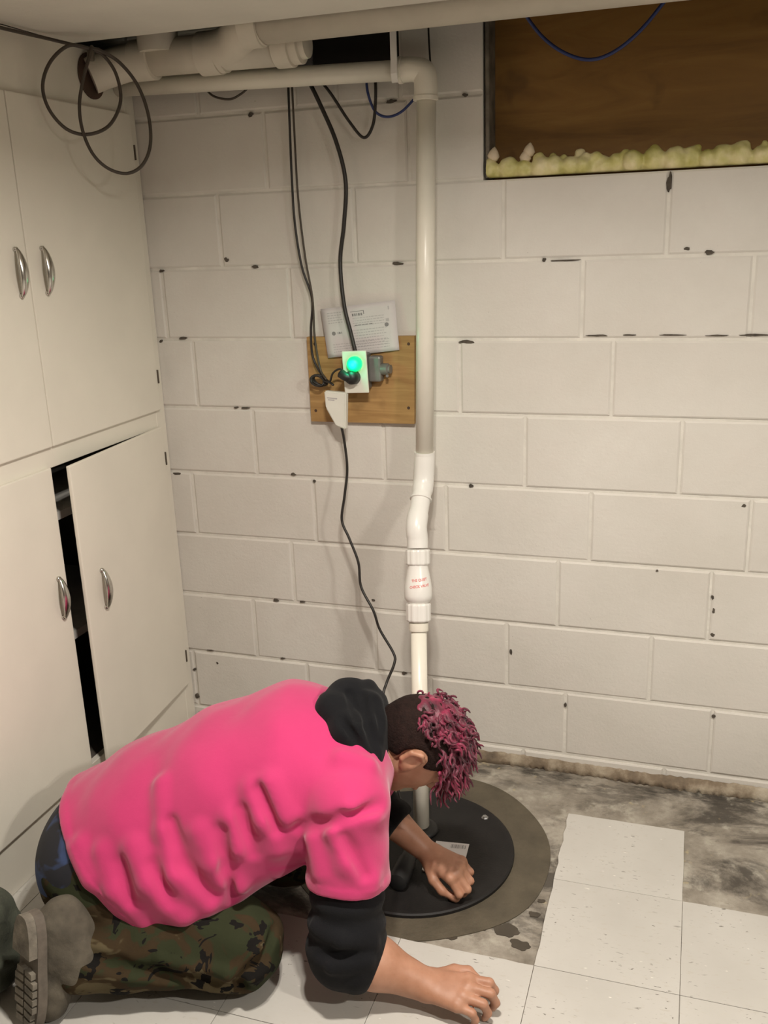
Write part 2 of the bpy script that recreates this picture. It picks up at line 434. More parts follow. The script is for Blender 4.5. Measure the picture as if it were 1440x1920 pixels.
def place_block(x0, x1, z0, z1):
    g = .0042
    w = round((x1-x0)/2-g, 4); h = round((z1-z0)/2-g, 4)
    if w < .012 or h < .012: return
    if (w, h) not in blk: blk[(w, h)] = chbox(w, h)
    o = link('block', blk[(w, h)], None, wall, ((x0+x1)/2, random.uniform(-.0012, .0012), (z0+z1)/2))
    o.rotation_euler = (random.uniform(-.003, .003), 0, random.uniform(-.002, .002))
for k in range(11):
    z0 = Z0+k*CH; z1 = z0+CH
    n0 = math.floor((WX0-offs[k])/BL)
    for n in range(n0, n0+14):
        x0 = max(offs[k]+n*BL, WX0); x1 = min(offs[k]+(n+1)*BL, WX1)
        if x1-x0 < .03: continue
        if k >= 8:
            if x0 >= WINX0-.001 and x1 <= WINX1+.001: continue
            if x0 < WINX0 < x1: x1 = WINX0
            if x0 < WINX1 < x1: x0 = WINX1
            if x1-x0 < .02: continue
        if k == 9 and x1 > -1.125 and x0 < -.832:        # opening left in the top course
            if x0 < -1.125: place_block(x0, -1.125, z0, z1)
            if x1 > -.832: place_block(-.832, x1, z0, z1)
            place_block(max(x0, -1.125), min(x1, -.832), z0, 1.945); continue
        if k == 10:
            if x1 > -1.125 and x0 < -.832: continue
            z1 = 2.3
        place_block(x0, x1, z0, z1)
for n in range(12):   # shallow bottom course
    x0 = max(-.5+(n-5)*BL, WX0); x1 = min(-.5+(n-4)*BL, WX1)
    if x1-x0 > .03: place_block(x0, x1, -.004, Z0)
box('cavity_dark_fill', (-1.12, .012, 1.95), (-.836, WT-.005, 2.28), MAT['void'], wall)  # solid fill of the opening, the shade inside put into its near-black colour
box('cavity_board', (-1.118, .002, 1.95), (-1.07, .06, 2.2), MAT['dgrey'], wall)
# rough footing fillet along the bottom of the wall
xs = np.linspace(-1.6, WX1, 420); V = []; F = []
for i, x in enumerate(xs):
    n1 = math.sin(x*11)*.3+math.sin(x*77+1)*.15+RNG.uniform(-.6, .6)
    h = .024+.004*n1; d = .020+.004*math.sin(x*9+2)+RNG.uniform(-.005, .005)
    V += [(x, .0, h), (x, -.006-d*.25, h*.72), (x, -d*.7, h*.3), (x, -d-.004, SLABZ), (x, .0, SLABZ)]
for i in range(len(xs)-1):
    for j in range(4): F.append((i*5+j, i*5+j+1, i*5+6+j, i*5+5+j))
raw('footing_fillet', V, F, MAT['cove'], wall, smooth=True)
# dark chips where the paint has come away along the joints
chips = [(745, 494, 11, 3), (875, 641, 16, 3), (478, 500, 7, 3), (425, 487, 5, 5), (303, 508, 5, 3), (343, 634, 9, 3), (443, 764, 5, 2), (460, 765, 9, 2), (332, 888, 9, 3), (550, 889, 6, 3),
         (1255, 342, 4, 18), (1330, 473, 8, 4), (1288, 466, 5, 3), (1020, 487, 4, 3), (1060, 488, 26, 1.2), (1120, 629, 18, 1.8), (1180, 628, 12, 1.3), (1260, 628, 22, 1.2), (1345, 629, 20, 1.3), (1415, 628, 26, 1.8),
         (517, 1125, 7, 3), (530, 1234, 5, 2), (395, 1219, 8, 2), (370, 1305, 7, 5), (365, 1255, 4, 3), (408, 1243, 3, 3), (733, 190, 9, 4), (872, 178, 5, 3), (470, 215, 6, 4), (700, 1125, 4, 2), (567, 1128, 6, 2),
         (1336, 1120, 3, 4), (1338, 1145, 3, 5), (1336, 1190, 4, 4), (1232, 1070, 3, 2), (883, 911, 5, 3), (758, 1262, 5, 4), (1338, 1343, 4, 3), (1060, 1322, 3, 4), (958, 1222, 3, 6), (590, 902, 4, 3), (1395, 948, 4, 3), (302, 640, 4, 3)]
for k, (px, py, w, h) in enumerate(chips):
    p = aty(px, py, 0); w = w/700*.9; h = max(h/700*.9, .0016)
    B = blob(0, 0, 1, 12, .22, 100+k)
    V = [(p[0]+a*w, -.0022, p[2]+b*h) for a, b in B]+[(p[0]+a*w*1.1, .003, p[2]+b*h*1.1) for a, b in B]
    n = len(B); F = [tuple(range(n))]+[(i, n+i, n+(i+1) % n, (i+1) % n) for i in range(n)]
    raw('paint_chip', V, F, MAT['chip'], wall)

# boarded window in the wall
win = empty('window_1', (WINX0, 0, WINZ)); tag(win, kind='structure')
box('panel', (WINX0+.004, .085, WINZ-.01), (WINX1-.004, .105, 2.3), MAT['plyw'], win)
box('frame_side', (WINX0+.001, .006, WINZ+.002), (WINX0+.011, .085, 2.29), MAT['frame'], win, .002)
box('frame_side', (WINX1-.012, .006, WINZ+.002), (WINX1-.001, .085, 2.29), MAT['frame'], win, .002)
# the other walls and the ceiling of the cellar
tag(box('wall_left', (-2.3, -4.6, -.15), (-2.12, .19, 2.3), MAT['bare']), kind='structure')
tag(box('wall_right', (2.6, -4.6, -.15), (2.75, .19, 2.3), MAT['bare']), kind='structure')
tag(box('wall_behind', (-2.3, -4.75, -.15), (2.75, -4.6, 2.3), MAT['bare']), kind='structure')
bm = bmesh.new(); bbox(bm, (-1.612, -4.6, CEIL), (2.6, -.268, CEIL+.045), .004, 2)
ceil = bmo('ceiling', bm, MAT['ceil']); tag(ceil, kind='structure')
box('joist_deck', (-2.3, -4.6, 2.27), (2.75, .2, 2.31), MAT['void'], ceil)

# ---------------------------------------------------------------- ceiling lamps
lab = ['round recessed ceiling lamp with two bulbs above the kneeling person', 'round recessed ceiling lamp with two bulbs far back from the block wall']
for (x, y, w, beam), lb in zip(LAMPS, lab):
    t = empty('ceiling_lamp', (x, y, CEIL)); tag(t, lb, 'lamp', 'ceiling lamps')
    V, F = lathe([(.12, -.001), (.12, -.010), (.105, -.013), (.098, -.006), (.098, -.002)], (x, y, CEIL), (0, 0, 1), 32); raw('trim_ring', V, F, MAT['pvcw'], t, smooth=False)
    for s in (-1, 1):
        c = (x+s*.055, y, CEIL-.012)
        V, F = lathe([(.004, -.014), (.022, -.011), (.034, -.003), (.036, .004)], c, (0, 0, 1), 18); raw('bulb', V, F, MAT['bulb'], t, smooth=True)
        L = bpy.data.lights.new('lamp_light', 'AREA'); L.shape = 'DISK'; L.size = .07; L.energy = w; L.color = LAMP_COL; L.spread = math.radians(beam)
        lo = bpy.data.objects.new('lamp_light', L); COL.objects.link(lo); lo.location = (s*.055, 0, -.03); lo.parent = t

# ---------------------------------------------------------------- cabinet
CX = -1.612; DX = -1.600; CY1 = -1.62
cab = empty('built_in_cabinet', (CX, -.8, 0)); tag(cab, 'tall cream built in cabinet with chrome handled doors beside the block wall', 'cabinet')
bm = bmesh.new(); fx = CX-.02
bbox(bm, (fx, -.052, 0), (CX, -.002, CEIL), .0015)                     # stile at the wall
bbox(bm, (fx, CY1, 1.880), (CX, -.0525, CEIL), .0015)                 # top rail and filler
bbox(bm, (fx, CY1, 1.005), (CX, -.0525, 1.068), .0015)                # middle rail
bbox(bm, (fx, CY1, 0), (CX, -.0525, .155), .0015)                      # plinth
bbox(bm, (fx, -1.10, .155), (CX, -1.06, 1.005), .0015)
bbox(bm, (fx, CY1, .155), (CX, CY1+.03, 1.880), .0015)
bbox(bm, (fx, -1.10, 1.068), (CX, -1.06, 1.880), .0015)
bmo('face_frame', bm, MAT['cab'], cab)
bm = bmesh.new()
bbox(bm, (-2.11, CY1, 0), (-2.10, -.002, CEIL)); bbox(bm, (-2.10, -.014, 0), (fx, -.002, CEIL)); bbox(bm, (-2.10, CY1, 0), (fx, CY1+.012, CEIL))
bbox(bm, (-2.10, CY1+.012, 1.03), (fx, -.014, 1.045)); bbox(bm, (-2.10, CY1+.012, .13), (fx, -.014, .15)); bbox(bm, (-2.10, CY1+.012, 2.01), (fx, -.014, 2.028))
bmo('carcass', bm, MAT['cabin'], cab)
for z in (.845, .50): box('shelf', (-2.09, CY1+.02, z), (fx-.03, -.02, z+.022), MAT['shelf'], cab)
def handle(parent, y, z, mtx=None):
    # a chrome bow pull, lens shaped, standing on the door face
    n = 13; V = []; m = 8
    for i in range(n):
        t = i/(n-1); s = math.sin(math.pi*t)
        w = .003+.0135*s**.8; out = .004+.022*s**.75
        zz = z+.059-.118*t
        for j in range(m):
            a = 2*math.pi*j/m
            V.append((DX+out+.0035*math.sin(a)-.010*s*abs(math.cos(a))**2, y+w*math.cos(a), zz))
    F = [(i*m+j, i*m+(j+1) % m, (i+1)*m+(j+1) % m, (i+1)*m+j) for i in range(n-1) for j in range(m)]
    F += [tuple(range(m-1, -1, -1)), tuple((n-1)*m+j for j in range(m))]
    V = np.array(V)
    for zz in (z+.053, z-.053):
        v, f = lathe([(.006, 0), (.006, .008)], (DX-.001, y, zz), (1, 0, 0), 10)
        F += [tuple(k+len(V) for k in q) for q in f]; V = np.vstack([V, v])
    if mtx is not None: V = np.array([mtx @ Vector(p) for p in V])
    return raw('handle', V, F, MAT['chrome'], parent, smooth=True)
def door(y0, y1, z0, z1, hy, hz, hinge_y, ang=0.0):
    mtx = None
    if ang:
        mtx = Matrix.Translation((CX+.002, hinge_y, 0)) @ Matrix.Rotation(ang, 4, 'Z') @ Matrix.Translation((-CX-.002, -hinge_y, 0))
    d = box('door', (CX+.001, y0, z0), (DX, y1, z1), MAT['cab'], cab, .003, 2, mtx=mtx)
    handle(d, hy, hz, mtx)
    for zz in (z0+.10, z1-.10):
        b = box('hinge', (DX-.004, hinge_y-.002, zz-.02), (DX+.003, hinge_y+.003, zz+.02), MAT['hinge'], d)
    return d
YS = -.558
door(YS+.0015, -.042, 1.060, 1.888, -.503, 1.487, -.042)
door(-1.074, YS-.0015, 1.060, 1.888, -.600, 1.487, -1.076)
door(-1.074, -.577, .148, 1.010, -.612, .672, -1.076)
door(YS+.002, -.045, .148, 1.0095, -.475, .648, -.045, math.radians(4.2))
door(-1.595, -1.088, 1.060, 1.888, -1.15, 1.487, -1.6)
door(-1.595, -1.088, .148, 1.010, -1.15, .672, -1.6)
# things on the cabinet shelves, seen through the open door
bx = box('storage_box', (-1.80, -.66, .868), (-1.68, -.545, .955), MAT['shelf'], bev=.006, seg=2, loc=(-1.74, -.6, .868)); tag(bx, 'small pale box on the upper shelf inside the open cabinet', 'box')
V, F = lathe([(.001, .0), (.045, .0), (.047, .012), (.047, .10), (.030, .128), (.016, .140), (.016, .165), (.001, .165)], (-1.72, -.60, .150), (0, 0, 1), 20)
jg = raw('plastic_jug', V, F, MAT['shelf'], loc=(-1.72, -.60, .150), smooth=True); tag(jg, 'pale plastic jug on the cabinet floor behind the open door', 'jug')

# ---------------------------------------------------------------- sump lid and basin top
lid = empty('sump_lid', (LC[0], LC[1], 0)); tag(lid, 'round black plastic sump pit lid set in damp cement', 'lid')
V, F = lathe([(.001, 0.0), (LR-.012, 0.0), (LR, .001), (LR, .010), (LR-.004, .013), (LR-.016, .0125), (LR-.020, .0105), (.001, .0105)], (LC[0], LC[1], SLABZ), (0, 0, 1), 72)
autosmooth(raw('cover', V, F, MAT['lid'], lid), 30)
LZ = SLABZ+.0105
V, F = lathe([(.046, 0), (.046, .006), (.040, .012), (.030, .014)], (-.703, -.412, LZ), (0, 0, 1), 28); raw('pipe_grommet', V, F, MAT['black'], lid, smooth=True)
for a in (49, 139, 186, 236):
    p = (LC[0]+(LR-.030)*math.cos(math.radians(a)), LC[1]+(LR-.030)*math.sin(math.radians(a)), LZ)
    V, F = lathe([(.010, 0), (.010, .0015), (.0065, .0015), (.0065, .006)], p, (0, 0, 1), 6); raw('bolt', V, F, MAT['steel'], lid)
q = [atz(*p, LZ) for p in ((818, 1577), (880, 1583), (871, 1618), (806, 1612))]
V = [(*v[:2], LZ+.0008) for v in q]+[(*v[:2], LZ) for v in q]; F = [(0, 3, 2, 1), (0, 1, 5, 4), (1, 2, 6, 5), (2, 3, 7, 6), (3, 0, 4, 7)]
st = raw('sticker', V, F, MAT['paper'], lid)
bm = bmesh.new(); q = np.array(q)
def onst(u, v): return q[0]*(1-u)*(1-v)+q[1]*u*(1-v)+q[2]*u*v+q[3]*(1-u)*v
for k in range(16):
    u0 = .48+.028*k; wdt = random.choice((.008, .014, .02))
    pts = [onst(u0, .1), onst(u0+wdt, .1), onst(u0+wdt, .3), onst(u0, .3)]
    bm.faces.new([bm.verts.new((p[0], p[1], LZ+.0012)) for p in pts])
tag(bmo('sticker_print', bm, MAT['ink2'], st), kind='stuff')
# black fitting lying on the lid and a scrap beside it
a = np.array([*atz(770, 1600, LZ+.028)]); b = np.array([*atz(744, 1655, LZ+.026)]); dd = b-a; Ln = np.linalg.norm(dd)
V, F = lathe([(.012, 0), (.020, .004), (.020, .03), (.024, .034), (.0255, Ln*.9), (.023, Ln), (.013, Ln+.004)], a, dd, 24)
fz = V[:, 2].min(); V[:, 2] += LZ-fz
ft = autosmooth(raw('pipe_fitting', V, F, MAT['black'], loc=(a[0], a[1], LZ)), 40); tag(ft, 'short black cylindrical fitting lying on the sump lid by the pipe', 'fitting')
p = atz(797, 1632, LZ)
V, F = prism(blob(p[0], p[1], .008, 7, .2, 5), LZ, LZ+.004); sc = raw('plastic_scrap', V, F, MAT['pvcw'], loc=(p[0], p[1], LZ)); tag(sc, 'tiny white scrap lying on the black sump lid', 'scrap')

# ---------------------------------------------------------------- sump discharge pipe
PR = .0242
B0 = np.array([-.703, -.412, LZ+.002])
Vt = aty(783, 1020, -.205); Kb = aty(781, 985, -.192); Ku = aty(794, 905, -.105); Ut = aty(796, 860, -.092); T0 = aty(799, 150, -.062)
pipe = empty('discharge_pipe', B0); tag(pipe, 'white plastic sump discharge pipe with check valve rising from the black lid', 'pipe')
axd = (Vt-B0)/np.linalg.norm(Vt-B0); LL = np.linalg.norm(Vt-B0)
def onaxis(py):           # distance up the lower pipe whose image row is py
    best = min(np.linspace(0, LL, 400), key=lambda s: abs(960-FPX*((B0+axd*s-CAM)@UP)/((B0+axd*s-CAM)@FW)-py)); return best
s_low = onaxis(1168); s_n1 = onaxis(1130); s_v0 = onaxis(1122); s_v1 = onaxis(1062); s_n2 = onaxis(1030)
tube('lower_pipe', [B0, B0+axd*(s_low+.01)], .0212, MAT['pvc'], pipe, 24)
V, F = lathe([(.0255, -.022), (.0265, -.018), (.0265, .0), (.0225, .0)], B0+axd*s_low, axd, 28); autosmooth(raw('pipe_collar', V, F, MAT['pvc'], pipe))
cv_h = s_v1-s_v0
prof = [(.026, s_v0-.012), (.031, s_v0-.008), (.0365, s_v0+.0), (.0375, s_v0+cv_h*.10), (.0375, s_v0+cv_h*.32), (.036, s_v0+cv_h*.42), (.0335, s_v0+cv_h*.62), (.0295, s_v0+cv_h*.86), (.0275, s_v0+cv_h), (.0275, s_v1+.012)]
V, F = lathe(prof, B0, axd, 40); cv = autosmooth(raw('check_valve', V, F, MAT['pvcw'], pipe), 50); cv['label'] = 'white check valve body with red print'
for s0, s1 in ((s_low+.002, s_n1), (s_v1+.002, s_n2)):
    V, F = lathe([(.024, s0), (.0305, s0+.003), (.032, s0+.006), (.0325, s1-.006), (.0315, s1-.002), (.025, s1)], B0, axd, 48, 24, .035); raw('compression_nut', V, F, MAT['pvcw'], cv)
# red wording wrapped round the valve body
side = np.cross(axd, CAM-(B0+axd*s_v0)); side /= np.linalg.norm(side); outv = np.cross(side, axd); outv = -outv if outv@(CAM-B0) < 0 else outv
side = np.cross(axd, outv)
def valve_r(s):
    for (r0, h0), (r1, h1) in zip(prof[:-1], prof[1:]):
        if h0 <= s <= h1: return r0+(r1-r0)*(s-h0)/(h1-h0+1e-9)
    return .03
for row, (txt, size) in enumerate((('THE QUIET', .0098), ('CHECK VALVE', .0098))):
    cu = bpy.data.curves.new('print', 'FONT'); cu.body = txt; cu.size = size; cu.align_x = 'CENTER'; cu.resolution_u = 2; cu.offset = .00025
    to = bpy.data.objects.new('print_tmp', cu); COL.objects.link(to)
    dg = bpy.context.evaluated_depsgraph_get(); me = bpy.data.meshes.new_from_object(to.evaluated_get(dg))
    bpy.data.objects.remove(to)
    bm = bmesh.new(); bm.from_mesh(me); bmesh.ops.subdivide_edges(bm, edges=[e for e in bm.edges if e.calc_length() > .003], cuts=1)
    base = wloc(cv)
    for v in bm.verts:
        s = s_v0+cv_h*(.56-.19*row)+v.co.y+v.co.x*.10; r = valve_r(s)+.0006; th = v.co.x/r*.88+.10
        w = B0+axd*s+r*(math.cos(th)*outv+math.sin(th)*side)-base
        v.co = Vector(w)
    bm.to_mesh(me); bm.free(); me.materials.append(MAT['red'])
    link('printed_word', me, None, cv)
# offset made of two 45 degree elbows with hubs
hub = .0285
P = spline([Vt-axd*.01, Vt+axd*.012, Kb, (Kb+Ku)/2, Ku, Ut, Ut+(T0-Ut)*.02], 8)
n = len(P); R = np.full(n, hub); R[int(n*.44):int(n*.60)] = .0262
V, F = sweep(P, R, 24); autosmooth(raw('offset_elbow', V, F, MAT['pvcw'], pipe), 40)
mid = (Kb+Ku)/2; kd = (Ku-Kb)/np.linalg.norm(Ku-Kb)
V, F = lathe([(hub-.001, -.001), (hub+.0018, 0), (hub+.0018, .004), (hub-.001, .005)], mid+kd*.012, kd, 28); raw('hub_ring', V, F, MAT['pvcw'], pipe)
tube('upper_pipe', [Ut, T0+np.array([0, 0, -.03])], PR, MAT['pvc'], pipe, 24)
ud = (T0-Ut)/np.linalg.norm(T0-Ut); HZ = T0[2]+.0
He = np.array([T0[0]-.045, T0[1], aty(780, 128, -.07)[2]]); corner = np.array([T0[0], T0[1], He[2]])
P = spline([corner-ud*.075, corner-ud*.04, corner-ud*.012+np.array([-.004, 0, 0]), corner+np.array([-.018, 0, -.004]), corner+np.array([-.04, 0, 0]), corner+np.array([-.07, 0, 0])], 6)
V, F = sweep(P, .0292, 24); autosmooth(raw('top_elbow', V, F, MAT['pvc'], pipe), 40)
V, F = lathe([(.029, 0), (.0315, .001), (.0315, .010), (.029, .011)], corner-ud*.075, ud, 28); raw('hub_ring', V, F, MAT['pvc'], pipe)
V, F = lathe([(.029, 0), (.0315, .001), (.0315, .010), (.029, .011)], corner+np.array([-.07, 0, 0]), (1, 0, 0), 28); raw('hub_ring', V, F, MAT['pvc'], pipe)
Hl = np.array([CX+.002, -.075, aty(300, 157, -.07)[2]])
tube('horizontal_pipe', [corner+np.array([-.06, 0, 0]), Hl], PR, MAT['pvc'], pipe, 24)
# strap hanging from the joists round the pipe
sp0 = aty(733, 55, -.105); sp1 = aty(742, 155, -.102)
bm = bmesh.new(); x = (sp0[0]+sp1[0])/2
V, F = [], []
pts = [(-.102, 2.275), (-.102, He[2]+.02), (-.104, He[2]-.012), (-.096, He[2]-.032)]
for y, z in pts: V += [(x-.008, y, z), (x+.008, y, z), (x+.008, y+.003, z), (x-.008, y+.003, z)]
for i in range(len(pts)-1):
    for j in range(4): F.append((i*4+j, i*4+(j+1) % 4, i*4+4+(j+1) % 4, i*4+4+j))
F += [(3, 2, 1, 0), tuple(len(V)-4+j for j in range(4))]
so = raw('pipe_strap', V, F, MAT['pvcw'], loc=(x, -.1, 2.0)); tag(so, 'white plastic strap hanging down in front of the discharge pipe', 'strap')

# ---------------------------------------------------------------- drain pipe under the ceiling
dr = empty('drain_pipe', (-1.3, -.14, 2.0)); tag(dr, 'fat off white drain pipe with wye fitting running under the ceiling edge', 'pipe')
DY, DZ = -.14, 2.0
tube('run', [(-1.50, DY, DZ+.004), (-1.08, DY, DZ-.002)], .0445, MAT['pvcp'], dr, 28)
for xx, w, r in ((-1.315, .055, .052), (-1.262, .018, .049), (-1.105, .045, .0515), (-1.51, .06, .050)):
    V, F = lathe([(.044, 0), (r, .002), (r, w-.002), (.044, w)], (xx, DY, DZ), (1, 0, 0), 32); autosmooth(raw('hub', V, F, MAT['pvcp'], dr), 40)
V, F = lathe([(.045, 0), (.046, .002), (.046, .024), (.036, .026), (.034, .040), (.022, .042)], (-1.062, DY, DZ), (1, 0, 0), 32); autosmooth(raw('cleanout_plug', V, F, MAT['pvcp'], dr), 40)
BY, BZ = -.216, 2.036
V, F = sweep(spline([(-1.30, DY, DZ), (-1.22, DY-.02, DZ+.01), (-1.16, BY+.012, BZ-.004), (-1.10, BY, BZ)], 6), .047, 28); autosmooth(raw('wye_branch', V, F, MAT['pvcp'], dr), 40)
V, F = lathe([(.045, 0), (.0505, .002), (.0505, .048), (.045, .05)], (-1.155, BY, BZ), (1, 0, 0), 32); autosmooth(raw('hub', V, F, MAT['pvcp'], dr), 40)
tube('long_pipe', [(-1.11, BY, BZ), (2.59, BY, BZ)], .0445, MAT['pvcp'], dr, 32)
V, F = lathe([(.050, -.02), (.052, .0), (.052, .04), (.046, .042), (.044, .2)], (-1.425, DY-.02, DZ+.03), (0, 0, 1), 28); autosmooth(raw('riser_hub', V, F, MAT['pvcp'], dr), 40)
V, F = sweep(spline([(-1.47, DY, DZ), (-1.53, DY-.01, DZ-.005), (-1.575, DY-.035, DZ-.02), (CX+.003, DY-.06, DZ-.035)], 6), [.0445]*19, 24); autosmooth(raw('end_bend', V, F, MAT['pvcp'], dr), 40)
V, F = lathe([(.056, 0), (.056, .003), (.050, .004)], (CX+.001, DY-.055, DZ-.035), (1, 0, 0), 28); hole_disc = raw('pipe_hole_disc', V, F, MAT['rust'], dr)  # flat brown disc added to stand for the dark hole round the pipe

# ---------------------------------------------------------------- plywood backer, leaflet, socket
bc = [aty(*p, -.018) for p in ((575, 632), (777, 630), (777, 795), (584, 790))]
V = [(p[0], -.0185, p[2]) for p in bc]+[(p[0], -.0005, p[2]) for p in bc]
F = [(0, 3, 2, 1), (4, 5, 6, 7), (0, 1, 5, 4), (1, 2, 6, 5), (2, 3, 7, 6), (3, 0, 4, 7)]
pb = raw('backer_board', V, F, MAT['ply'], loc=(-.97, -.01, 1.03)); tag(pb, 'honey coloured plywood board screwed to the wall behind the socket', 'board')
for px, py in ((592, 770), (766, 765), (590, 645), (766, 645)):
    p = aty(px, py, -.019); V, F = lathe([(.0045, 0), (.004, .0012)], (p[0], -.0183, p[2]), (0, -1, 0), 10); raw('screw', V, F, MAT['rust'], pb)
pq = np.array([aty(*p, -.024) for p in ((599, 580), (738, 563), (749, 656), (616, 671))]); pq[0, 1] = -.016; pq[1, 1] = -.012; pq[2, 1] = -.0245; pq[3, 1] = -.0265
def onp(u, v, o=0.0):
    p = pq[0]*(1-u)*(1-v)+pq[1]*u*(1-v)+pq[2]*u*v+pq[3]*(1-u)*v
    return p+np.array([0, -o-.004*math.sin(math.pi*u), 0])
G = 10; V = []; F = []
for l in (.0006, 0):
    for j in range(G+1):
        for i in range(G+1): V.append(onp(i/G, j/G, l))
K = (G+1)**2
for j in range(G):
    for i in range(G):
        a = j*(G+1)+i; F.append((a, a+G+1, a+G+2, a+1)); F.append((K+a, K+a+1, K+a+G+2, K+a+G+1))
for i in range(G):
    for a, b in ((i, i+1), (G*(G+1)+i+1, G*(G+1)+i), ((i+1)*(G+1), i*(G+1)), (i*(G+1)+G, (i+1)*(G+1)+G)): F.append((a, b, K+b, K+a))
lf = raw('leaflet', V, F, MAT['paper'], loc=tuple(pq.mean(0)), smooth=True); tag(lf, 'white printed instruction sheet tucked behind the wall socket', 'paper')
bm = bmesh.new(); bm2 = bmesh.new()
def strip(b, u0, u1, v0, v1, n=4):
    for k in range(n):
        a, c = u0+(u1-u0)*k/n, u0+(u1-u0)*(k+1)/n
        b.faces.new([b.verts.new(onp(*w, .0011)) for w in ((a, v0), (a, v1), (c, v1), (c, v0))])
def words(b, u0, u1, v, h, ww=.03):
    u = u0
    while u < u1:
        w = random.uniform(ww*.5, ww*1.4); strip(b, u, min(u+w, u1), v, v+h, 1); u += w+.010
for k in range(5): words(bm, .08, .30-.02*(k % 3), .10+.05*k, .016)
for k in range(4): words(bm, .42, .84, .26+.05*k, .012)
for k in range(7): words(bm, .38, .86-.04*(k % 2), .50+.055*k, .016)
for k in range(4): words(bm, .10, .88, .74+.05*k, .012)
words(bm2, .42, .56, .17, .05, .02); strip(bm2, .40, .58, .125, .135); strip(bm2, .575, .585, .125, .20, 1)
words(bm2, .44, .68, .40, .018, .05)
for cu_, cv_, r in ((.135, .52, .028), (.865, .46, .028)):
    for a in range(10):
        t0, t1 = 6.283*a/10, 6.283*(a+1)/10
        bm2.faces.new([bm2.verts.new(onp(*w, .0011)) for w in ((cu_, cv_), (cu_+r*math.cos(t0), cv_+1.5*r*math.sin(t0)), (cu_+r*math.cos(t1), cv_+1.5*r*math.sin(t1)))])
words(bm2, .19, .25, .50, .04, .018); strip(bm, .90, .915, .10, .17, 1); strip(bm, .86, .90, .34, .40, 2)
tag(bmo('printed_text', bm, MAT['ink'], lf), kind='stuff'); tag(bmo('printed_mark', bm2, MAT['ink2'], lf), kind='stuff')
# surface box with cover plate, night light and plug
PYF = -.068
pl = [aty(*p, PYF) for p in ((641, 660), (690, 655), (693, 735), (645, 738))]
pc = np.mean(pl, 0); soc = empty('wall_socket', (pc[0], -.0185, pc[2])); tag(soc, 'white wall socket plate on a grey metal box with a glowing green light', 'socket')
rot = Matrix.Translation(pc) @ Matrix.Rotation(math.radians(-2.0), 4, 'Y') @ Matrix.Translation(-Vector(pc))
box('metal_box', (pc[0]-.030, PYF+.001, pc[2]-.050), (pc[0]+.030, -.0188, pc[2]+.050), MAT['grey'], soc, .005, 2)
box('cover_plate', (pc[0]-.0355, PYF-.005, pc[2]-.058), (pc[0]+.0355, PYF+.001, pc[2]+.058), MAT['plate'], soc, .003, 2, mtx=rot)
for dz in (.021, -.021):
    V, F = lathe([(.0165, 0), (.0165, .0015), (.0155, .002)], (pc[0], PYF-.005, pc[2]+dz), (0, -1, 0), 20); raw('outlet_face', V, F, MAT['tagw'], soc)
box('side_box', (pc[0]+.030, -.050, pc[2]-.030), (pc[0]+.066, -.0188, pc[2]+.040), MAT['grey'], soc, .006, 2)
V, F = lathe([(.016, 0), (.016, .018), (.012, .020), (.012, .026)], (pc[0]+.066, -.036, pc[2]+.004), (1, -.1, 0), 18); autosmooth(raw('conduit_connector', V, F, MAT['grey'], soc))
V, F = lathe([(.004, 0), (.004, .012)], (pc[0]+.083, -.045, pc[2]-.012), (.3, -1, 0), 10); raw('connector_screw', V, F, MAT['steel'], soc)
gp = aty(663, 683, PYF-.02)
V, F = lathe([(.020, -.017), (.021, -.004), (.019, .004), (.013, .010), (.003, .012)], gp, (0, -1, 0), 24); gl = raw('night_light', V, F, MAT['glow'], soc, smooth=True); gl['label'] = 'glowing green indicator light'
L = bpy.data.lights.new('green_glow', 'POINT'); L.energy = .12; L.color = (.05, 1, .5); L.shadow_soft_size = .012
g_o = bpy.data.objects.new('green_glow', L); COL.objects.link(g_o); g_o.parent = soc; g_o.location = Vector(gp+np.array([0, -.02, 0]))-Vector(wloc(soc))
pp = aty(660, 708, PYF-.02)
V, F = lathe([(.019, -.015), (.019, .006), (.015, .016), (.006, .019)], pp, (-.1, -1, .1), 20); raw('black_plug', V, F, MAT['black'], soc, smooth=True)
V, F = sweep(spline([pp+np.array([0, -.006, 0]), pp+np.array([-.014, -.012, .004]), pp+np.array([-.03, -.008, .012])], 5), [.012]*11, 12); raw('plug_neck', V, F, MAT['black'], soc, smooth=True)
# piggyback tag hanging under the socket
tq = [aty(*p, -.085) for p in ((607, 733), (648, 737), (647, 806), (629, 799), (610, 765))]
V = [tuple(p) for p in tq]+[(p[0]+.002, p[1]+.020, p[2]) for p in tq]; n = 5
F = [(0, 4, 3, 2, 1), tuple(range(5, 10))]+[(i, (i+1) % n, n+(i+1) % n, n+i) for i in range(n)]
bm = bmesh.new(); vv = [bm.verts.new(v) for v in V]
for f in F: bm.faces.new([vv[i] for i in f])
bmesh.ops.bevel(bm, geom=bm.edges[:], offset=.0035, segments=2, affect='EDGES')
tg = bmo('plug_adapter', bm, MAT['tagw'], loc=tuple(tq[0])); tag(tg, 'white wedge shaped plug tag hanging by its cord under the socket', 'plug')
autosmooth(tg, 40)
bm = bmesh.new()
for k, (a, b, v) in enumerate(((.15, .62, .16), (.2, .5, .21))):
    p0 = tq[0]*(1-a)+tq[1]*a; p1 = tq[0]*(1-b)+tq[1]*b; dn = (tq[2]-tq[1])*v; dn2 = (tq[2]-tq[1])*(v+.03); o_ = np.array([0, -.0006, 0])
    bm.faces.new([bm.verts.new(p+o_) for p in (p0+dn, p0+dn2, p1+dn2, p1+dn)])
bmo('tag_print', bm, MAT['ink'], tg)

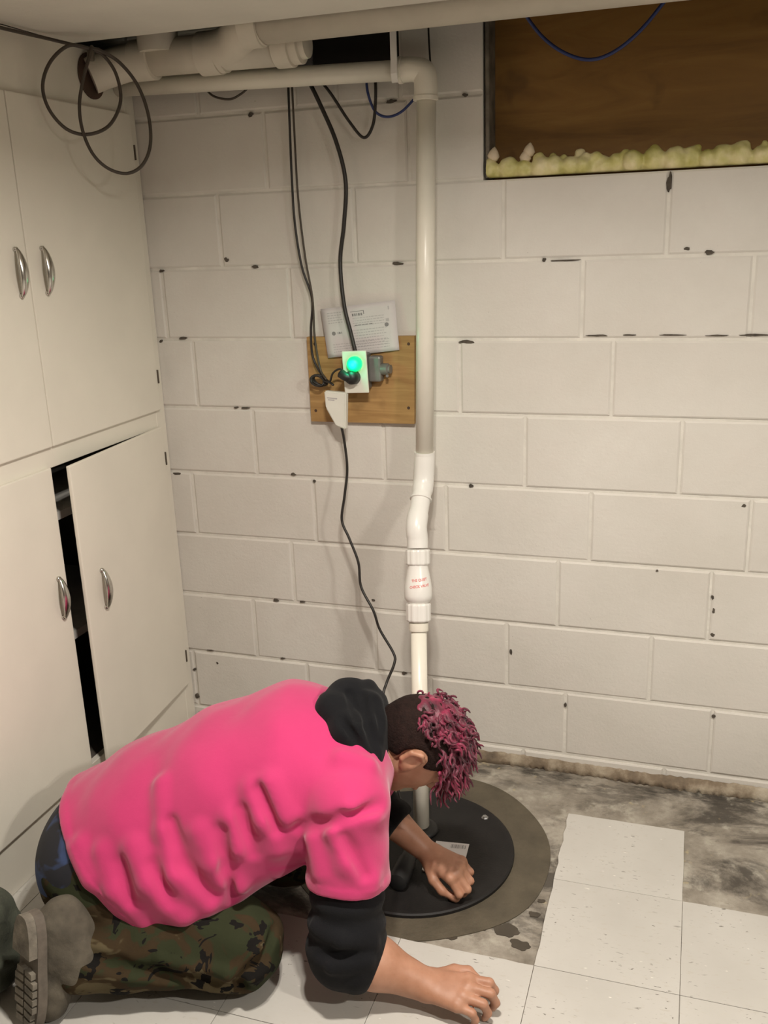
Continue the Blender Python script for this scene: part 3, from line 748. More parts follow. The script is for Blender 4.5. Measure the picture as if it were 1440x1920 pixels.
# ---------------------------------------------------------------- cables
def cable(name, pts, r, mat, label, cat='cable', group=None, sp=10):
    P = np.array([aty(*p) for p in pts]); o = tube(name, P, r, mat, None, 8, tuple(P[-1]), sp); tag(o, label, cat, group); return o
cable('power_cord', [(540, 150, -.02), (543, 230, -.03), (547, 330, -.03), (553, 420, -.03), (566, 500, -.03), (585, 560, -.03), (583, 620, -.03), (587, 670, -.03), (605, 705, -.045), (625, 722, -.07)], .0034, MAT['cable'], 'thin black cord hanging from the ceiling to the plug tag')
cable('power_cord', [(547, 150, -.026), (552, 250, -.036), (559, 370, -.036), (572, 480, -.036), (586, 560, -.036), (590, 630, -.037), (600, 690, -.045), (612, 712, -.06)], .0030, MAT['cablebr'], 'thin brown cord hanging beside the thin black cord')
cable('feed_cable', [(578, 150, -.02), (600, 195, -.03), (630, 265, -.035), (648, 340, -.035), (645, 420, -.035), (638, 490, -.035), (645, 570, -.045), (658, 625, -.05), (667, 662, -.055)], .0056, MAT['cable'], 'thick black cable hanging down into the top of the wall socket')
cable('looped_cable', [(600, 150, -.02), (622, 178, -.03), (655, 228, -.03), (682, 258, -.03), (699, 235, -.03), (704, 190, -.03), (704, 140, -.02)], .0040, MAT['cable'], 'black cable hanging in a short loop below the discharge pipe')
cable('data_cable', [(686, 140, -.02), (690, 175, -.03), (703, 208, -.03), (725, 219, -.03), (752, 210, -.03), (782, 180, -.03)], .0034, MAT['blue'], 'blue cable hanging in a shallow curve beside the upright discharge pipe')
cable('data_cable', [(975, 5, -.10), (988, 32, -.09), (1020, 72, -.08), (1060, 100, -.08), (1105, 112, -.08), (1150, 98, -.08), (1200, 58, -.09), (1252, -5, -.10), (1280, -40, -.11)], .0042, MAT['blue'], 'blue cable drooping in front of the brown boarded window')
cable('short_cable', [(380, 160, -.03), (400, 180, -.03), (430, 186, -.03), (452, 176, -.03), (472, 158, -.03)], .0030, MAT['cablebr'], 'thin dark cable sagging below the pipe beside the cabinet')
cable('short_cable', [(803, 48, -.02), (804, 70, -.02), (806, 105, -.025), (807, 120, -.03)], .0024, MAT['cable'], 'short thin dark wire behind the pipe elbow by the window')
cable('pump_cord', [(640, 798, -.078), (646, 830, -.07), (651, 880, -.07), (646, 930, -.08), (641, 975, -.09), (655, 1010, -.10), (672, 1055, -.11), (677, 1100, -.12), (700, 1145, -.14), (712, 1180, -.15), (738, 1225, -.17), (739, 1245, -.19), (725, 1280, -.22), (718, 1310, -.25), (718, 1390, -.28), (735, 1440, -.31), (752, 1500, -.345), (766, 1545, -.385), (768, 1558, -.40)], .0040, MAT['cable'], 'long black pump cord hanging from the plug tag down to the sump lid')
# small coil of spare cord beside the socket
pcn = aty(597, 713, -.045); V = []; parts = []
for k in range(4):
    P = []
    for t in np.linspace(0, 2*math.pi, 28):
        P.append(pcn+np.array([.020*math.cos(t)+.002*k, -.010+.004*k+.006*math.sin(t+k), (.013+.002*(k % 2))*math.sin(t)-.004*math.cos(t)]))
    parts.append(sweep(P, .0030, 8))
V, F = merge(parts); cc = raw('cord_bundle', V, F, MAT['cable'], loc=tuple(pcn), smooth=True); tag(cc, 'small tied bundle of black cord at the edge of the plywood board', 'cord')
P = spline([pcn+np.array([.02, -.01, 0]), aty(618, 716, -.06), aty(624, 700, -.075), aty(637, 692, -.085), aty(650, 700, -.09)], 8); V, F = sweep(P, .0028, 8); raw('cord_tail', V, F, MAT['cable'], cc, smooth=True)
# stiff loops of coax hanging in the corner by the cabinet
A = np.array([-1.580, -.47, 0]); Bp = aty(285, 250, -.27); Bp = np.array([Bp[0], Bp[1], 0]); pn = np.cross(Bp-A, (0, 0, 1)); pn /= np.linalg.norm(pn)
def onplane(px, py, off=0.0):
    d = ray(px, py); t = ((A+pn*off-CAM)@pn)/(d@pn); return CAM+d*t
l1 = [(168, 92), (130, 85), (95, 115), (80, 160), (92, 205), (125, 242), (165, 252), (205, 235), (226, 190), (218, 140), (195, 105), (172, 92)]
l2 = [(172, 92), (158, 140), (149, 195), (155, 245), (175, 290), (205, 317), (240, 325), (268, 308), (282, 270), (278, 215), (258, 160), (225, 118), (190, 96), (170, 90)]
P = np.array([onplane(*p, 0.0) for p in l1]); Q = np.array([onplane(*p, .006) for p in l2])
tail = np.array([[-1.59, -.95, 2.012], [-1.59, -.62, 2.014], [-1.575, -.40, 2.016]])
path = spline(np.vstack([tail, P, Q]), 8); V, F = sweep(path, .0042, 8)
cx = raw('coaxial_cable', V, F, MAT['cablebr'], loc=tuple(P[0]), smooth=True); tag(cx, 'dark stiff cable hanging in two big loops in the corner over the cabinet', 'cable')
p = onplane(170, 100, .0); V, F = lathe([(.008, -.012), (.009, -.008), (.009, .008), (.007, .012)], p+np.array([0, 0, -.004]), (.1, .1, 1), 12); raw('cable_clip', V, F, MAT['hinge'], cx, smooth=True)

# ================================================================ implicit surfaces (smooth blends meshed on a grid)
def nrm(v): v = np.asarray(v, float); return v/np.linalg.norm(v)
def rc(p, a, b, ra, rb):
    a = np.asarray(a, np.float32); b = np.asarray(b, np.float32); ba = b-a; d = p-a
    t = np.clip(d@ba/max(float(ba@ba), 1e-9), 0, 1)
    e = d-t[:, None]*ba
    return np.sqrt((e*e).sum(1))-(ra+t*(rb-ra))
def chain(p, pts, rs, k=.01):
    d = None
    for i in range(len(pts)-1):
        q = rc(p, pts[i], pts[i+1], rs[i], rs[i+1]); d = q if d is None else smin(d, q, k)
    return d
def ell(p, c, axes, rad):
    q = (p-np.asarray(c, np.float32))@np.asarray(axes, np.float32).T
    rad = np.asarray(rad, np.float32)
    k0 = np.sqrt(((q/rad)**2).sum(1)); k1 = np.sqrt(((q/rad**2)**2).sum(1))
    return k0*(k0-1)/np.maximum(k1, 1e-6)
def smin(a, b, k):
    h = np.maximum(k-np.abs(a-b), 0)/k; return np.minimum(a, b)-h*h*k*.25
def smax(a, b, k): return -smin(-a, -b, k)
def half(p, a, n): return (p-np.asarray(a, np.float32))@np.asarray(n, np.float32)
def mesh_sdf(name, f, lo, hi, h, mat, parent=None, loc=None, smooth_it=2, top=False):
    lo = np.asarray(lo, float); hi = np.asarray(hi, float); Bk = 8
    nb = np.ceil((hi-lo)/(h*Bk)).astype(int); n = nb*Bk
    ci = np.stack(np.meshgrid(*[np.arange(k) for k in nb], indexing='ij'), -1).reshape(-1, 3)
    cc = (lo+(ci+.5)*Bk*h-.5*h).astype(np.float32); dc = f(cc)
    F = np.repeat(np.repeat(np.repeat(np.where(dc < 0, -1., 1.).astype(np.float32).reshape(nb), Bk, 0), Bk, 1), Bk, 2)
    keep = ci[np.abs(dc) < h*Bk*1.35]
    g = np.stack(np.meshgrid(*[np.arange(Bk)]*3, indexing='ij'), -1).reshape(-1, 3)
    for s in range(0, len(keep), 300):
        idx = (keep[s:s+300, None, :]*Bk+g[None]).reshape(-1, 3)
        F[idx[:, 0], idx[:, 1], idx[:, 2]] = f((lo+idx*h).astype(np.float32))
    ins = F < 0
    m = np.zeros(np.array(F.shape)-1, np.uint8)
    for a in (0, 1):
        for b in (0, 1):
            for c in (0, 1): m += ins[a:a+m.shape[0], b:b+m.shape[1], c:c+m.shape[2]]
    cells = np.argwhere((m > 0) & (m < 8))
    vid = np.full(m.shape, -1, np.int32); vid[tuple(cells.T)] = np.arange(len(cells))
    corner = np.array([(a, b, c) for a in (0, 1) for b in (0, 1) for c in (0, 1)])
    val = np.stack([F[tuple((cells+k).T)] for k in corner], 1)
    acc = np.zeros((len(cells), 3)); cnt = np.zeros(len(cells))
    for i in range(8):
        for j in range(i+1, 8):
            if np.abs(corner[i]-corner[j]).sum() != 1: continue
            s = (val[:, i] < 0) != (val[:, j] < 0)
            t = val[s, i]/(val[s, i]-val[s, j])
            acc[s] += corner[i]+t[:, None]*(corner[j]-corner[i]); cnt[s] += 1
    V = lo+(cells+acc/cnt[:, None])*h
    Q = []
    for ax in range(3):
        a, b = (ax+1) % 3, (ax+2) % 3
        sl0 = [slice(None)]*3; sl1 = [slice(None)]*3; sl0[ax] = slice(0, -1); sl1[ax] = slice(1, None)
        ch = np.argwhere(ins[tuple(sl0)] != ins[tuple(sl1)])
        ok = (ch[:, a] > 0) & (ch[:, b] > 0) & (ch[:, a] < m.shape[a]) & (ch[:, b] < m.shape[b]) & (ch[:, ax] < m.shape[ax]); ch = ch[ok]
        flip = ins[tuple(ch.T)]
        ea = np.zeros(3, int); ea[a] = 1; eb = np.zeros(3, int); eb[b] = 1
        q = np.stack([vid[tuple((ch-ea-eb).T)], vid[tuple((ch-eb).T)], vid[tuple(ch.T)], vid[tuple((ch-ea).T)]], 1)
        q[~flip] = q[~flip][:, ::-1]; Q.append(q[(q >= 0).all(1)])
    Q = np.vstack(Q)
    E = np.vstack([Q[:, [0, 1]], Q[:, [1, 2]], Q[:, [2, 3]], Q[:, [3, 0]]]); E = np.vstack([E, E[:, ::-1]])
    deg = np.bincount(E[:, 0], minlength=len(V)).astype(float)
    for _ in range(smooth_it):
        nv = np.stack([np.bincount(E[:, 0], V[E[:, 1], k], len(V)) for k in range(3)], 1)/np.maximum(deg, 1)[:, None]
        V = V*.4+nv*.6
    base = wloc(parent) if parent is not None else np.array(loc if loc is not None else (0, 0, 0), float)
    me = bpy.data.meshes.new(name)
    me.vertices.add(len(V)); me.vertices.foreach_set('co', (V-base).astype(np.float32).ravel())
    me.loops.add(Q.size); me.loops.foreach_set('vertex_index', Q.astype(np.int32).ravel())
    me.polygons.add(len(Q)); me.polygons.foreach_set('loop_start', np.arange(0, Q.size, 4, dtype=np.int32)); me.polygons.foreach_set('loop_total', np.full(len(Q), 4, np.int32))
    me.update(calc_edges=True); me.validate()
    return link(name, me, mat, parent, (0, 0, 0) if parent is not None else base, True)
def hit(px, py, f):
    d = nrm(ray(px, py)); t = 1.0
    for _ in range(140):
        p = (CAM+d*t).astype(np.float32); s = float(f(p[None])[0])
        if s < .0008: return np.array(p, float)
        t += max(s*.7, .0006)
        if t > 4: return None
    return np.array(p, float)

# ---------------------------------------------------------------- spray foam along the window sill
rs = np.random.RandomState(5); fb = []
x = WINX0+.012
while x < WINX1:
    fb.append((x, rs.uniform(.006, .022), WINZ+rs.uniform(.018, .026), rs.uniform(.021, .029))); x += rs.uniform(.026, .050)
for k in range(26): fb.append((rs.uniform(WINX0+.1, WINX1), rs.uniform(.005, .03), WINZ+rs.uniform(.038, .050), rs.uniform(.008, .015)))
def f_foam(p):
    d = None
    for (a, b, c, r) in fb:
        q = np.sqrt(((p-np.array((a, b, c), np.float32))**2).sum(1))-r
        d = q if d is None else smin(d, q, .006)
    d = smin(d, rc(p, (WINX0+.01, .022, WINZ+.014), (WINX1, .022, WINZ+.014), .017, .017), .006)
    d = d+.0016*np.sin(p[:, 0]*170)*np.sin(p[:, 2]*190+p[:, 0]*60)
    return smax(d, WINZ+.001-p[:, 2], .004)
mesh_sdf('spray_foam', f_foam, (WINX0+.003, -.03, WINZ-.01), (WINX1, .083, WINZ+.075), .0034, MAT['foam'], win)
for px, py, r in ((925, 293, .016), (992, 284, .015), (985, 296, .015)):
    p = aty(px, py, .012)
    V, F = lathe([(.002, -r), (r*.75, -r*.6), (r, 0), (r*.7, r*.7), (r*.25, r*1.25), (.001, r*1.4)], p, (.15, 0, 1), 14); raw('foam_knob', V, F, MAT['foamp'], win, smooth=True)

# ================================================================ the kneeling person
SD = nrm((.30, -.954, 0)); KS = 1.42
def wide(p, c, k=KS):      # squeeze space across the body so that round sections become broad ones
    s = (p-np.asarray(c, np.float32))@SD.astype(np.float32)
    return p+(s*(1/k-1))[:, None]*SD.astype(np.float32)
SP = [(-1.335, -.935, .225), (-1.19, -.89, .300), (-1.02, -.84, .378), (-.88, -.795, .430), (-.775, -.765, .440)]
SPR = [.140, .142, .145, .143, .112]
SR = np.array((-.700, -.930, .425)); ER = np.array((-.697, -1.000, .120)); WR = np.array((-.535, -.978, .0535))
SLh = np.array((-.785, -.600, .395)); EL = np.array((-.815, -.560, .195)); WL = np.array((-.626, -.604, .083))
NB = np.array((-.775, -.755, .475))
H0 = np.array((-.615, -.705, .455)); HU = nrm((.88, .10, .43)); HF = nrm((.40, .14, -.90)); HF = nrm(HF-HU*(HF@HU)); HS = np.cross(HU, HF)
if HS[1] > 0: HS = -HS            # toward the near (right hand) side
HAX = np.array([HU, HF, HS])
def hp(u, f, s): return H0+HU*u+HF*f+HS*s

def f_torso(p):
    d = None
    for i in range(4):
        q = rc(wide(p, SP[i]), SP[i], np.array(SP[i])+wide((np.array(SP[i+1])-np.array(SP[i]))[None].astype(np.float32), (0, 0, 0))[0], SPR[i], SPR[i+1])
        d = q if d is None else smin(d, q, .04)
    return d

# ----- hands, built as chains of finger bones
def hand_fn(wrist, fwd, up, left, mcp_flex, pip_flex, dip_flex, spread=1.0, thumb=None, scale=1.0, thumb_side=1):
    fwd = nrm(fwd); up = nrm(np.asarray(up)-fwd*(np.asarray(up)@fwd)); sd = np.cross(up, fwd)*thumb_side   # toward the thumb
    def L(x, y, z): return wrist+scale*(fwd*x+sd*y+up*z)
    def rot(a): return fwd*math.cos(a)-up*math.sin(a)
    bones = []; tips = []
    mc = [(.088, .030, .004), (.092, .009, .007), (.086, -.012, .005), (.077, -.031, .0)]
    ln = [(.042, .025, .020), (.046, .029, .021), (.042, .027, .020), (.033, .020, .018)]
    rr = [.0098, .0100, .0094, .0084]
    palm = []
    for k in range(4):
        m0 = L(*mc[k]); sp = (1.5-k)*.055*spread
        palm.append((L(.012, mc[k][1]*.55, .0), m0, .0165, .0125))
        a = mcp_flex[k]; d = nrm(rot(a)+sd*sp); p1 = m0+d*ln[k][0]*scale
        a += pip_flex[k]; d = nrm(rot(a)+sd*sp*.5); p2 = p1+d*ln[k][1]*scale
        a += dip_flex[k]; d = nrm(rot(a)); p3 = p2+d*ln[k][2]*scale
        r = rr[k]*scale
        bones.append([(m0, p1, r*1.12, r), (p1, p2, r*1.03, r*.92), (p2, p3, r*.92, r*.78)]); tips.append((p2, p3, d, r))
    tb = [L(*t) for t in thumb]; tr = [.0165*scale, .0125*scale, .0115*scale, .0092*scale]
    def f(p):
        d = None
        for a, b, r0, r1 in palm:
            q = rc(p, a, b, r0*scale, r1*scale); d = q if d is None else smin(d, q, .016)
        for fg in bones:
            q = None
            for a, b, r0, r1 in fg:
                e = rc(p, a, b, r0, r1); q = e if q is None else smin(q, e, .004)
            kn = np.sqrt(((p-np.asarray(fg[0][0]+up*.002, np.float32))**2).sum(1))-.0125*scale
            d = smin(d, smin(q, kn, .006), .005)
        d = smin(d, chain(p, tb, tr, .005), .009)
        return d
    return f, tips, bones
rad = math.radians
# right hand planted on the tiles, fingers bent under
fR, tipsR, bonesR = hand_fn(WR, (.97, -.02, .02), (-.05, -.22, 1), 1, [rad(6), rad(8), rad(10), rad(14)], [rad(62), rad(66), rad(64), rad(60)], [rad(40), rad(42), rad(40), rad(36)], 1.1,
    thumb=[(.018, .024, -.004), (.050, .050, -.008), (.078, .058, -.014), (.100, .050, -.022)], scale=1.0, thumb_side=1)
# left hand closed over the lid screw
fL, tipsL, bonesL = hand_fn(WL, (.90, -.38, -.12), (.10, -.25, 1), -1, [rad(48), rad(46), rad(44), rad(40)], [rad(66), rad(72), rad(72), rad(70)], [rad(36), rad(40), rad(40), rad(36)], .7,
    thumb=[(.018, .024, -.006), (.046, .044, -.018), (.074, .046, -.034), (.096, .036, -.046)], scale=.98, thumb_side=-1)

def f_head(p):
    d = ell(p, H0+HU*.012-HF*.004, HAX, (.098, .096, .076))
    d = smin(d, ell(p, hp(-.035, .045, 0), HAX, (.075, .055, .058)), .03)          # face
    d = smin(d, rc(p, hp(-.045, .010, .048), hp(-.098, .068, .016), .024, .017), .02)   # jaw, near side
    d = smin(d, rc(p, hp(-.045, .010, -.048), hp(-.098, .068, -.016), .024, .017), .02)
    d = smin(d, ell(p, hp(-.100, .076, 0), HAX, (.018, .016, .020)), .02)          # chin
    d = smin(d, rc(p, hp(.018, .092, 0), hp(-.026, .112, 0), .009, .0135), .012)   # nose
    for s in (-1, 1): d = smin(d, ell(p, hp(-.028, .105, .010*s), HAX, (.008, .008, .008)), .006)
    d = smin(d, rc(p, hp(.026, .084, .035), hp(.026, .084, -.035), .011, .011), .012)   # brow
    for s in (-1, 1): d = smax(d, -ell(p, hp(.006, .096, .032*s), HAX, (.012, .010, .016)), .010)   # sockets
    for s in (-1, 1): d = smin(d, ell(p, hp(.006, .0835, .032*s), HAX, (.011, .011, .013)), .003)
    d = smin(d, rc(p, hp(-.058, .096, .020), hp(-.058, .096, -.020), .0075, .0075), .006)   # lips
    d = smax(d, -rc(p, hp(-.058, .1045, .022), hp(-.058, .1045, -.022), .0022, .0022), .004)
    for s in (-1, 1):     # ears: rim, lobe and hollow
        c = hp(-.006, -.006, .079*s)
        e = ell(p, c, np.array([nrm(HU*.95-HF*.30), nrm(HF*.95+HU*.30), nrm(HS*s)]), (.034, .021, .009))
        rim = chain(p, [hp(-.030, .004, .078*s), hp(-.018, -.022, .084*s), hp(.010, -.028, .088*s), hp(.026, -.012, .087*s), hp(.020, .006, .081*s)], [.006, .0062, .006, .0056, .005], .004)
        e = smax(e, -ell(p, hp(.002, -.004, .091*s), HAX, (.020, .011, .008)), .004)
        d = smin(d, smin(e, rim, .005), .005)
    return d
def f_body(p):
    d = smax(f_torso(p)+.016, half(p, (-1.33, -.92, .26), nrm((-.8, -.1, -.2))), .05)
    d = smin(d, rc(p, NB, hp(-.060, -.022, 0), .068, .060), .03)
    d = smin(d, f_head(p), .016)
    # arms
    d = smin(d, rc(p, SP[4], SR, .075, .058), .03); d = smin(d, rc(p, SR, ER, .052, .042), .02)
    a = smin(rc(p, ER, ER+(WR-ER)*.35, .043, .049), rc(p, ER+(WR-ER)*.35, WR, .049, .033), .03)
    d = smin(d, a, .02); d = smin(d, fR(p), .014)
    d = smin(d, rc(p, SP[4], SLh, .075, .058), .03); d = smin(d, rc(p, SLh, EL, .052, .042), .02)
    a = smin(rc(p, EL, EL+(WL-EL)*.35, .040, .043), rc(p, EL+(WL-EL)*.35, WL, .043, .0265), .03)
    d = smin(d, a, .02); d = smin(d, fL(p), .014)
    # thighs and shins inside the trousers
    for s, (hip, kn, an) in LEGS.items():
        d = smin(d, rc(p, hip, kn, .075, .052), .03); d = smin(d, rc(p, kn, an, .048, .036), .02)
    return d
LEGS = {'r': (np.array((-1.27, -1.015, .195)), np.array((-.930, -1.030, .105)), np.array((-1.235, -1.165, .105))),
        'l': (np.array((-1.33, -.800, .215)), np.array((-.960, -.690, .105)), np.array((-1.300, -.745, .085)))}
pbase = (-1.0, -.95, 0.0)
person = mesh_sdf('person', f_body, (-1.60, -1.33, -.01), (-.36, -.42, .66), .0030, MAT['skin'], None, pbase, 2)
tag(person, 'person in a pink shirt and camouflage trousers kneeling over the black sump lid', 'person')
# finger nails
for tips in (tipsR, tipsL):
    for p2, p3, d, r in tips:
        c = p2*.25+p3*.75; u_ = nrm(np.cross(np.cross(d, (0, 0, 1.0) if abs(d[2]) < .9 else (1.0, 0, 0)), d))
        out = nrm(np.array((1.0, 0, .2))-d*(np.array((1.0, 0, .2))@d)); w_ = np.cross(d, out)
        V = [c+out*(r*.86)+d*a*.006+w_*b*.0052*(1-.15*abs(a))-out*(.0012*abs(b)) for a in (-1, 0, 1) for b in (-1, 0, 1)]
        V += [v-out*.002 for v in V]
        F = [(0, 1, 4, 3), (1, 2, 5, 4), (3, 4, 7, 6), (4, 5, 8, 7), (0, 3, 12, 9), (3, 6, 15, 12), (6, 7, 16, 15), (7, 8, 17, 16), (8, 5, 14, 17), (5, 2, 11, 14), (2, 1, 10, 11), (1, 0, 9, 10)]
        raw('finger_nail', V, F, MAT['nail'], person, smooth=True)

# ----- trousers
def f_trs(p):
    d = ell(p, (-1.278, -.925, .205), np.array([nrm((.8, .25, .5)), SD, nrm((-.5, -.1, .85))]), (.165, .205, .150))
    for s, (hip, kn, an) in LEGS.items():
        q = rc(p, hip, kn, .118, .092); q = smin(q, rc(p, kn, an, .084, .066), .03)
        d = smin(d, q, .04)
    for a, b, r in RID_T: d = smin(d, rc(p, a, b, r, r*.7), .012)
    for a, b, r in GRO_T: d = smax(d, -rc(p, a, b, r, r), .012)
    d = d+.0035*np.sin(p[:, 0]*46+p[:, 2]*30+p[:, 1]*20)*np.sin(p[:, 2]*62-p[:, 0]*18)
    return smax(d, .002-p[:, 2], .004)
RID_T = []; GRO_T = []
def ridges(f, lines, r, depth):
    out = []
    for ln in lines:
        P = [hit(x, y, f) for x, y in ln]; P = [q for q in P if q is not None]
        for a, b in zip(P[:-1], P[1:]):
            if np.linalg.norm(a-b) > .2: continue
            da = nrm(ray(720, 960)); out.append((a+da*depth, b+da*depth, r))
    return out
rt = ridges(f_trs, [[(430, 1830), (480, 1790), (505, 1730)], [(455, 1845), (500, 1815), (535, 1800)], [(385, 1845), (440, 1842), (480, 1850)], [(300, 1800), (360, 1815), (420, 1820)]], .011, .004)
gt = ridges(f_trs, [[(445, 1838), (490, 1800), (515, 1745)], [(470, 1850), (520, 1822), (540, 1815)]], .010, -.002)
gt += ridges(f_trs, [[(150, 1790), (220, 1815), (300, 1832), (400, 1848), (450, 1850)]], .017, .0)
RID_T = rt; GRO_T = gt
mesh_sdf('trousers', f_trs, (-1.58, -1.30, -.008), (-.78, -.55, .44), .0042, MAT['camo'], person)

def f_waist(p):
    d = ell(p, (-1.292, -.925, .212), np.array([nrm((.8, .25, .5)), SD, nrm((-.5, -.1, .85))]), (.170, .210, .155))
    d = smax(d, -half(p, (-1.285, -.92, .235), -nrm((.80, .15, -.10))), .01)
    return smax(d, -half(p, (-1.40, -1.0, .110), nrm((-.1, 0, 1))), .01)
mesh_sdf('waistband', f_waist, (-1.60, -1.2, .03), (-1.2, -.65, .45), .005, MAT['navy'], person)

# ----- T-shirt
HEMP = np.zeros(3); HEMN = np.array((0, 0, 1.0)); HEM_ON = False
SLEN = nrm(ER-SR); SLEP = SR+SLEN*.165
def f_shirt0(p):
    d = f_torso(p)
    d = smin(d, rc(p, (-1.25, -1.03, .185), (-1.06, -1.00, .235), .100, .105), .07)
    d = smin(d, rc(p, (-1.06, -1.00, .235), (-.86, -.91, .345), .105, .100), .06)
    d = smin(d, rc(p, SP[4], SR, .108, .082), .04)
    d = smin(d, rc(p, SP[4], SLh, .108, .082), .04)
    sl = rc(p, SR+(ER-SR)*.05, SR+(ER-SR)*.85, .080, .092); sl = smax(sl, half(p, SLEP, SLEN), .006)
    d = smin(d, sl, .022)
    nl = nrm(EL-SLh); sl = rc(p, SLh, SLh+nl*.25, .078, .086); sl = smax(sl, half(p, SLh+nl*.19, nl), .006)
    d = smin(d, sl, .025)
    if HEM_ON: d = smax(d, half(p, HEMP, HEMN), .008)
    d = smax(d, -rc(p, NB+np.array((-.01, .0, .02)), hp(-.03, -.02, 0), .080, .085), .012)
    return d
hem = [h_ for h_ in [hit(*q, f_shirt0) for q in ((112, 1535), (128, 1600), (170, 1672), (215, 1715), (262, 1748))] if h_ is not None]+[np.array((-1.36, -.72, .19))]
HEMP = np.mean(hem, 0); HEMN = np.linalg.svd(np.array(hem)-HEMP)[2][2]; HEMN = HEMN if HEMN[0] < 0 else -HEMN; HEM_ON = True
RID_S = []; GRO_S = []
def f_shirt(p):
    d = f_shirt0(p)
    for a, b, r in RID_S: d = smin(d, rc(p, a, b, r, r), .026)
    for a, b, r in GRO_S: d = smax(d, -rc(p, a, b, r, r), .020)
    w = .0016*np.sin(p[:, 0]*38+p[:, 2]*55)*np.sin(p[:, 1]*40-p[:, 2]*22)
    hs = half(p, SLEP, SLEN); w = w-.0022*((hs > -.020) & (p[:, 0] > -.85) & (p[:, 1] < -.84) & (p[:, 2] < .40))-.0022*(half(p, HEMP, HEMN) > -.020)
    return d+w
R_ = ridges(f_shirt0, [[(303, 1475), (308, 1560), (330, 1640), (390, 1700)], [(250, 1590), (275, 1660), (340, 1720)], [(190, 1600), (215, 1670), (270, 1730)],
    [(375, 1560), (400, 1620), (445, 1665)], [(430, 1535), (445, 1590)], [(470, 1480), (498, 1540), (520, 1590)], [(505, 1470), (535, 1530)], [(150, 1590), (170, 1650)],
    [(625, 1560), (655, 1620), (695, 1655)], [(590, 1580), (600, 1640)], [(640, 1425), (690, 1440)], [(655, 1525), (700, 1530)]], .015, .0095)
G_ = ridges(f_shirt0, [[(320, 1540), (345, 1620), (400, 1680)], [(285, 1620), (320, 1690)], [(225, 1620), (245, 1690)], [(415, 1560), (425, 1630), (440, 1690)], [(450, 1520), (475, 1600)], [(485, 1480), (520, 1555)],
    [(645, 1570), (685, 1640)], [(560, 1552), (640, 1535), (715, 1508)]], .009, -.0045)
RID_S = R_; GRO_S = G_
shirt = mesh_sdf('t_shirt', f_shirt, (-1.58, -1.22, .02), (-.56, -.44, .66), .0042, MAT['pink'], person)
shirt['label'] = 'hot pink cotton T-shirt'

# ----- black hooded top worn under the T-shirt: sleeves and hood
def f_slr(p):
    d = rc(p, SR+(ER-SR)*.45, ER, .071, .074)
    d = smin(d, rc(p, ER, ER+(WR-ER)*.26, .072, .062), .03)
    for t, r in ((.62, .076), (.80, .080), (.97, .079)):
        c = SR+(ER-SR)*t; d = smin(d, ell(p, c, np.array([nrm(ER-SR), nrm(np.cross(nrm(ER-SR), (1, 0, 0))), (1.0, 0, 0)]), (.022, r, r)), .02)
    c = ER+(WR-ER)*.24; ax = nrm(WR-ER); e1 = nrm(np.cross(ax, (0, 0, 1)))
    d = smin(d, ell(p, c, np.array([ax, e1, np.cross(ax, e1)]), (.028, .070, .067)), .014)
    for a, b, r in RID_R: d = smin(d, rc(p, a, b, r, r), .016)
    for a, b, r in GRO_R: d = smax(d, -rc(p, a, b, r, r), .012)
    return smax(d, half(p, ER+(WR-ER)*.40, nrm(WR-ER)), .01)
RID_R = []; GRO_R = []
a_ = ridges(f_slr, [[(590, 1740), (640, 1765), (700, 1770), (735, 1755)], [(620, 1815), (690, 1805), (740, 1770)], [(575, 1700), (610, 1720)]], .010, .003)
b_ = ridges(f_slr, [[(600, 1790), (660, 1790), (738, 1752)], [(700, 1730), (735, 1700)]], .007, -.003)
RID_R = a_; GRO_R = b_
slv = mesh_sdf('hoodie_sleeve', f_slr, (-.86, -1.12, .0), (-.58, -.86, .36), .0035, MAT['hood'], person); slv['label'] = 'black fleece sleeve pushed up to the elbow'
def f_sll(p):
    d = rc(p, SLh, EL, .068, .070); d = smin(d, rc(p, EL, EL+(WL-EL)*.50, .066, .052), .03)
    c = EL+(WL-EL)*.46; ax = nrm(WL-EL); e1 = nrm(np.cross(ax, (0, 0, 1)))
    d = smin(d, ell(p, c, np.array([ax, e1, np.cross(ax, e1)]), (.024, .055, .055)), .014)
    d = d+.003*np.sin(p[:, 2]*90)*np.sin(p[:, 1]*60)
    return smax(d, half(p, EL+(WL-EL)*.56, nrm(WL-EL)), .008)
mesh_sdf('hoodie_sleeve', f_sll, (-.93, -.70, .08), (-.64, -.47, .56), .0042, MAT['hood'], person)
def f_hood(p):
    c1 = [aty(*q) for q in ((742, 1500, -.80), (722, 1475, -.835), (690, 1425, -.85), (655, 1372, -.84), (627, 1330, -.80), (640, 1310, -.74), (672, 1312, -.67), (700, 1335, -.61))]
    c2 = [aty(*q) for q in ((745, 1470, -.80), (722, 1420, -.815), (702, 1365, -.80), (690, 1325, -.76), (700, 1318, -.69), (715, 1340, -.64))]
    d = chain(p, c1, [.026, .032, .036, .038, .034, .032, .032, .03], .02)
    d = smin(d, chain(p, c2, [.024, .030, .032, .030, .028, .026], .02), .010)
    for q, r in (((664, 1287, -.735), .016), ((690, 1288, -.70), .015), ((616, 1325, -.79), .018), ((640, 1292, -.75), .014)): d = smin(d, ell(p, aty(*q), np.eye(3), (r, r*1.4, r)), .030)
    d = smin(d, rc(p, NB+np.array((.005, 0, 0)), hp(-.07, -.03, 0), .080, .068), .02)
    for a, b, r in GRO_H: d = smax(d, -rc(p, a, b, r, r), .010)
    return smax(d, half(p, hp(-.05, -.03, 0), nrm(HU+HF*.5)), .01)
GRO_H = []
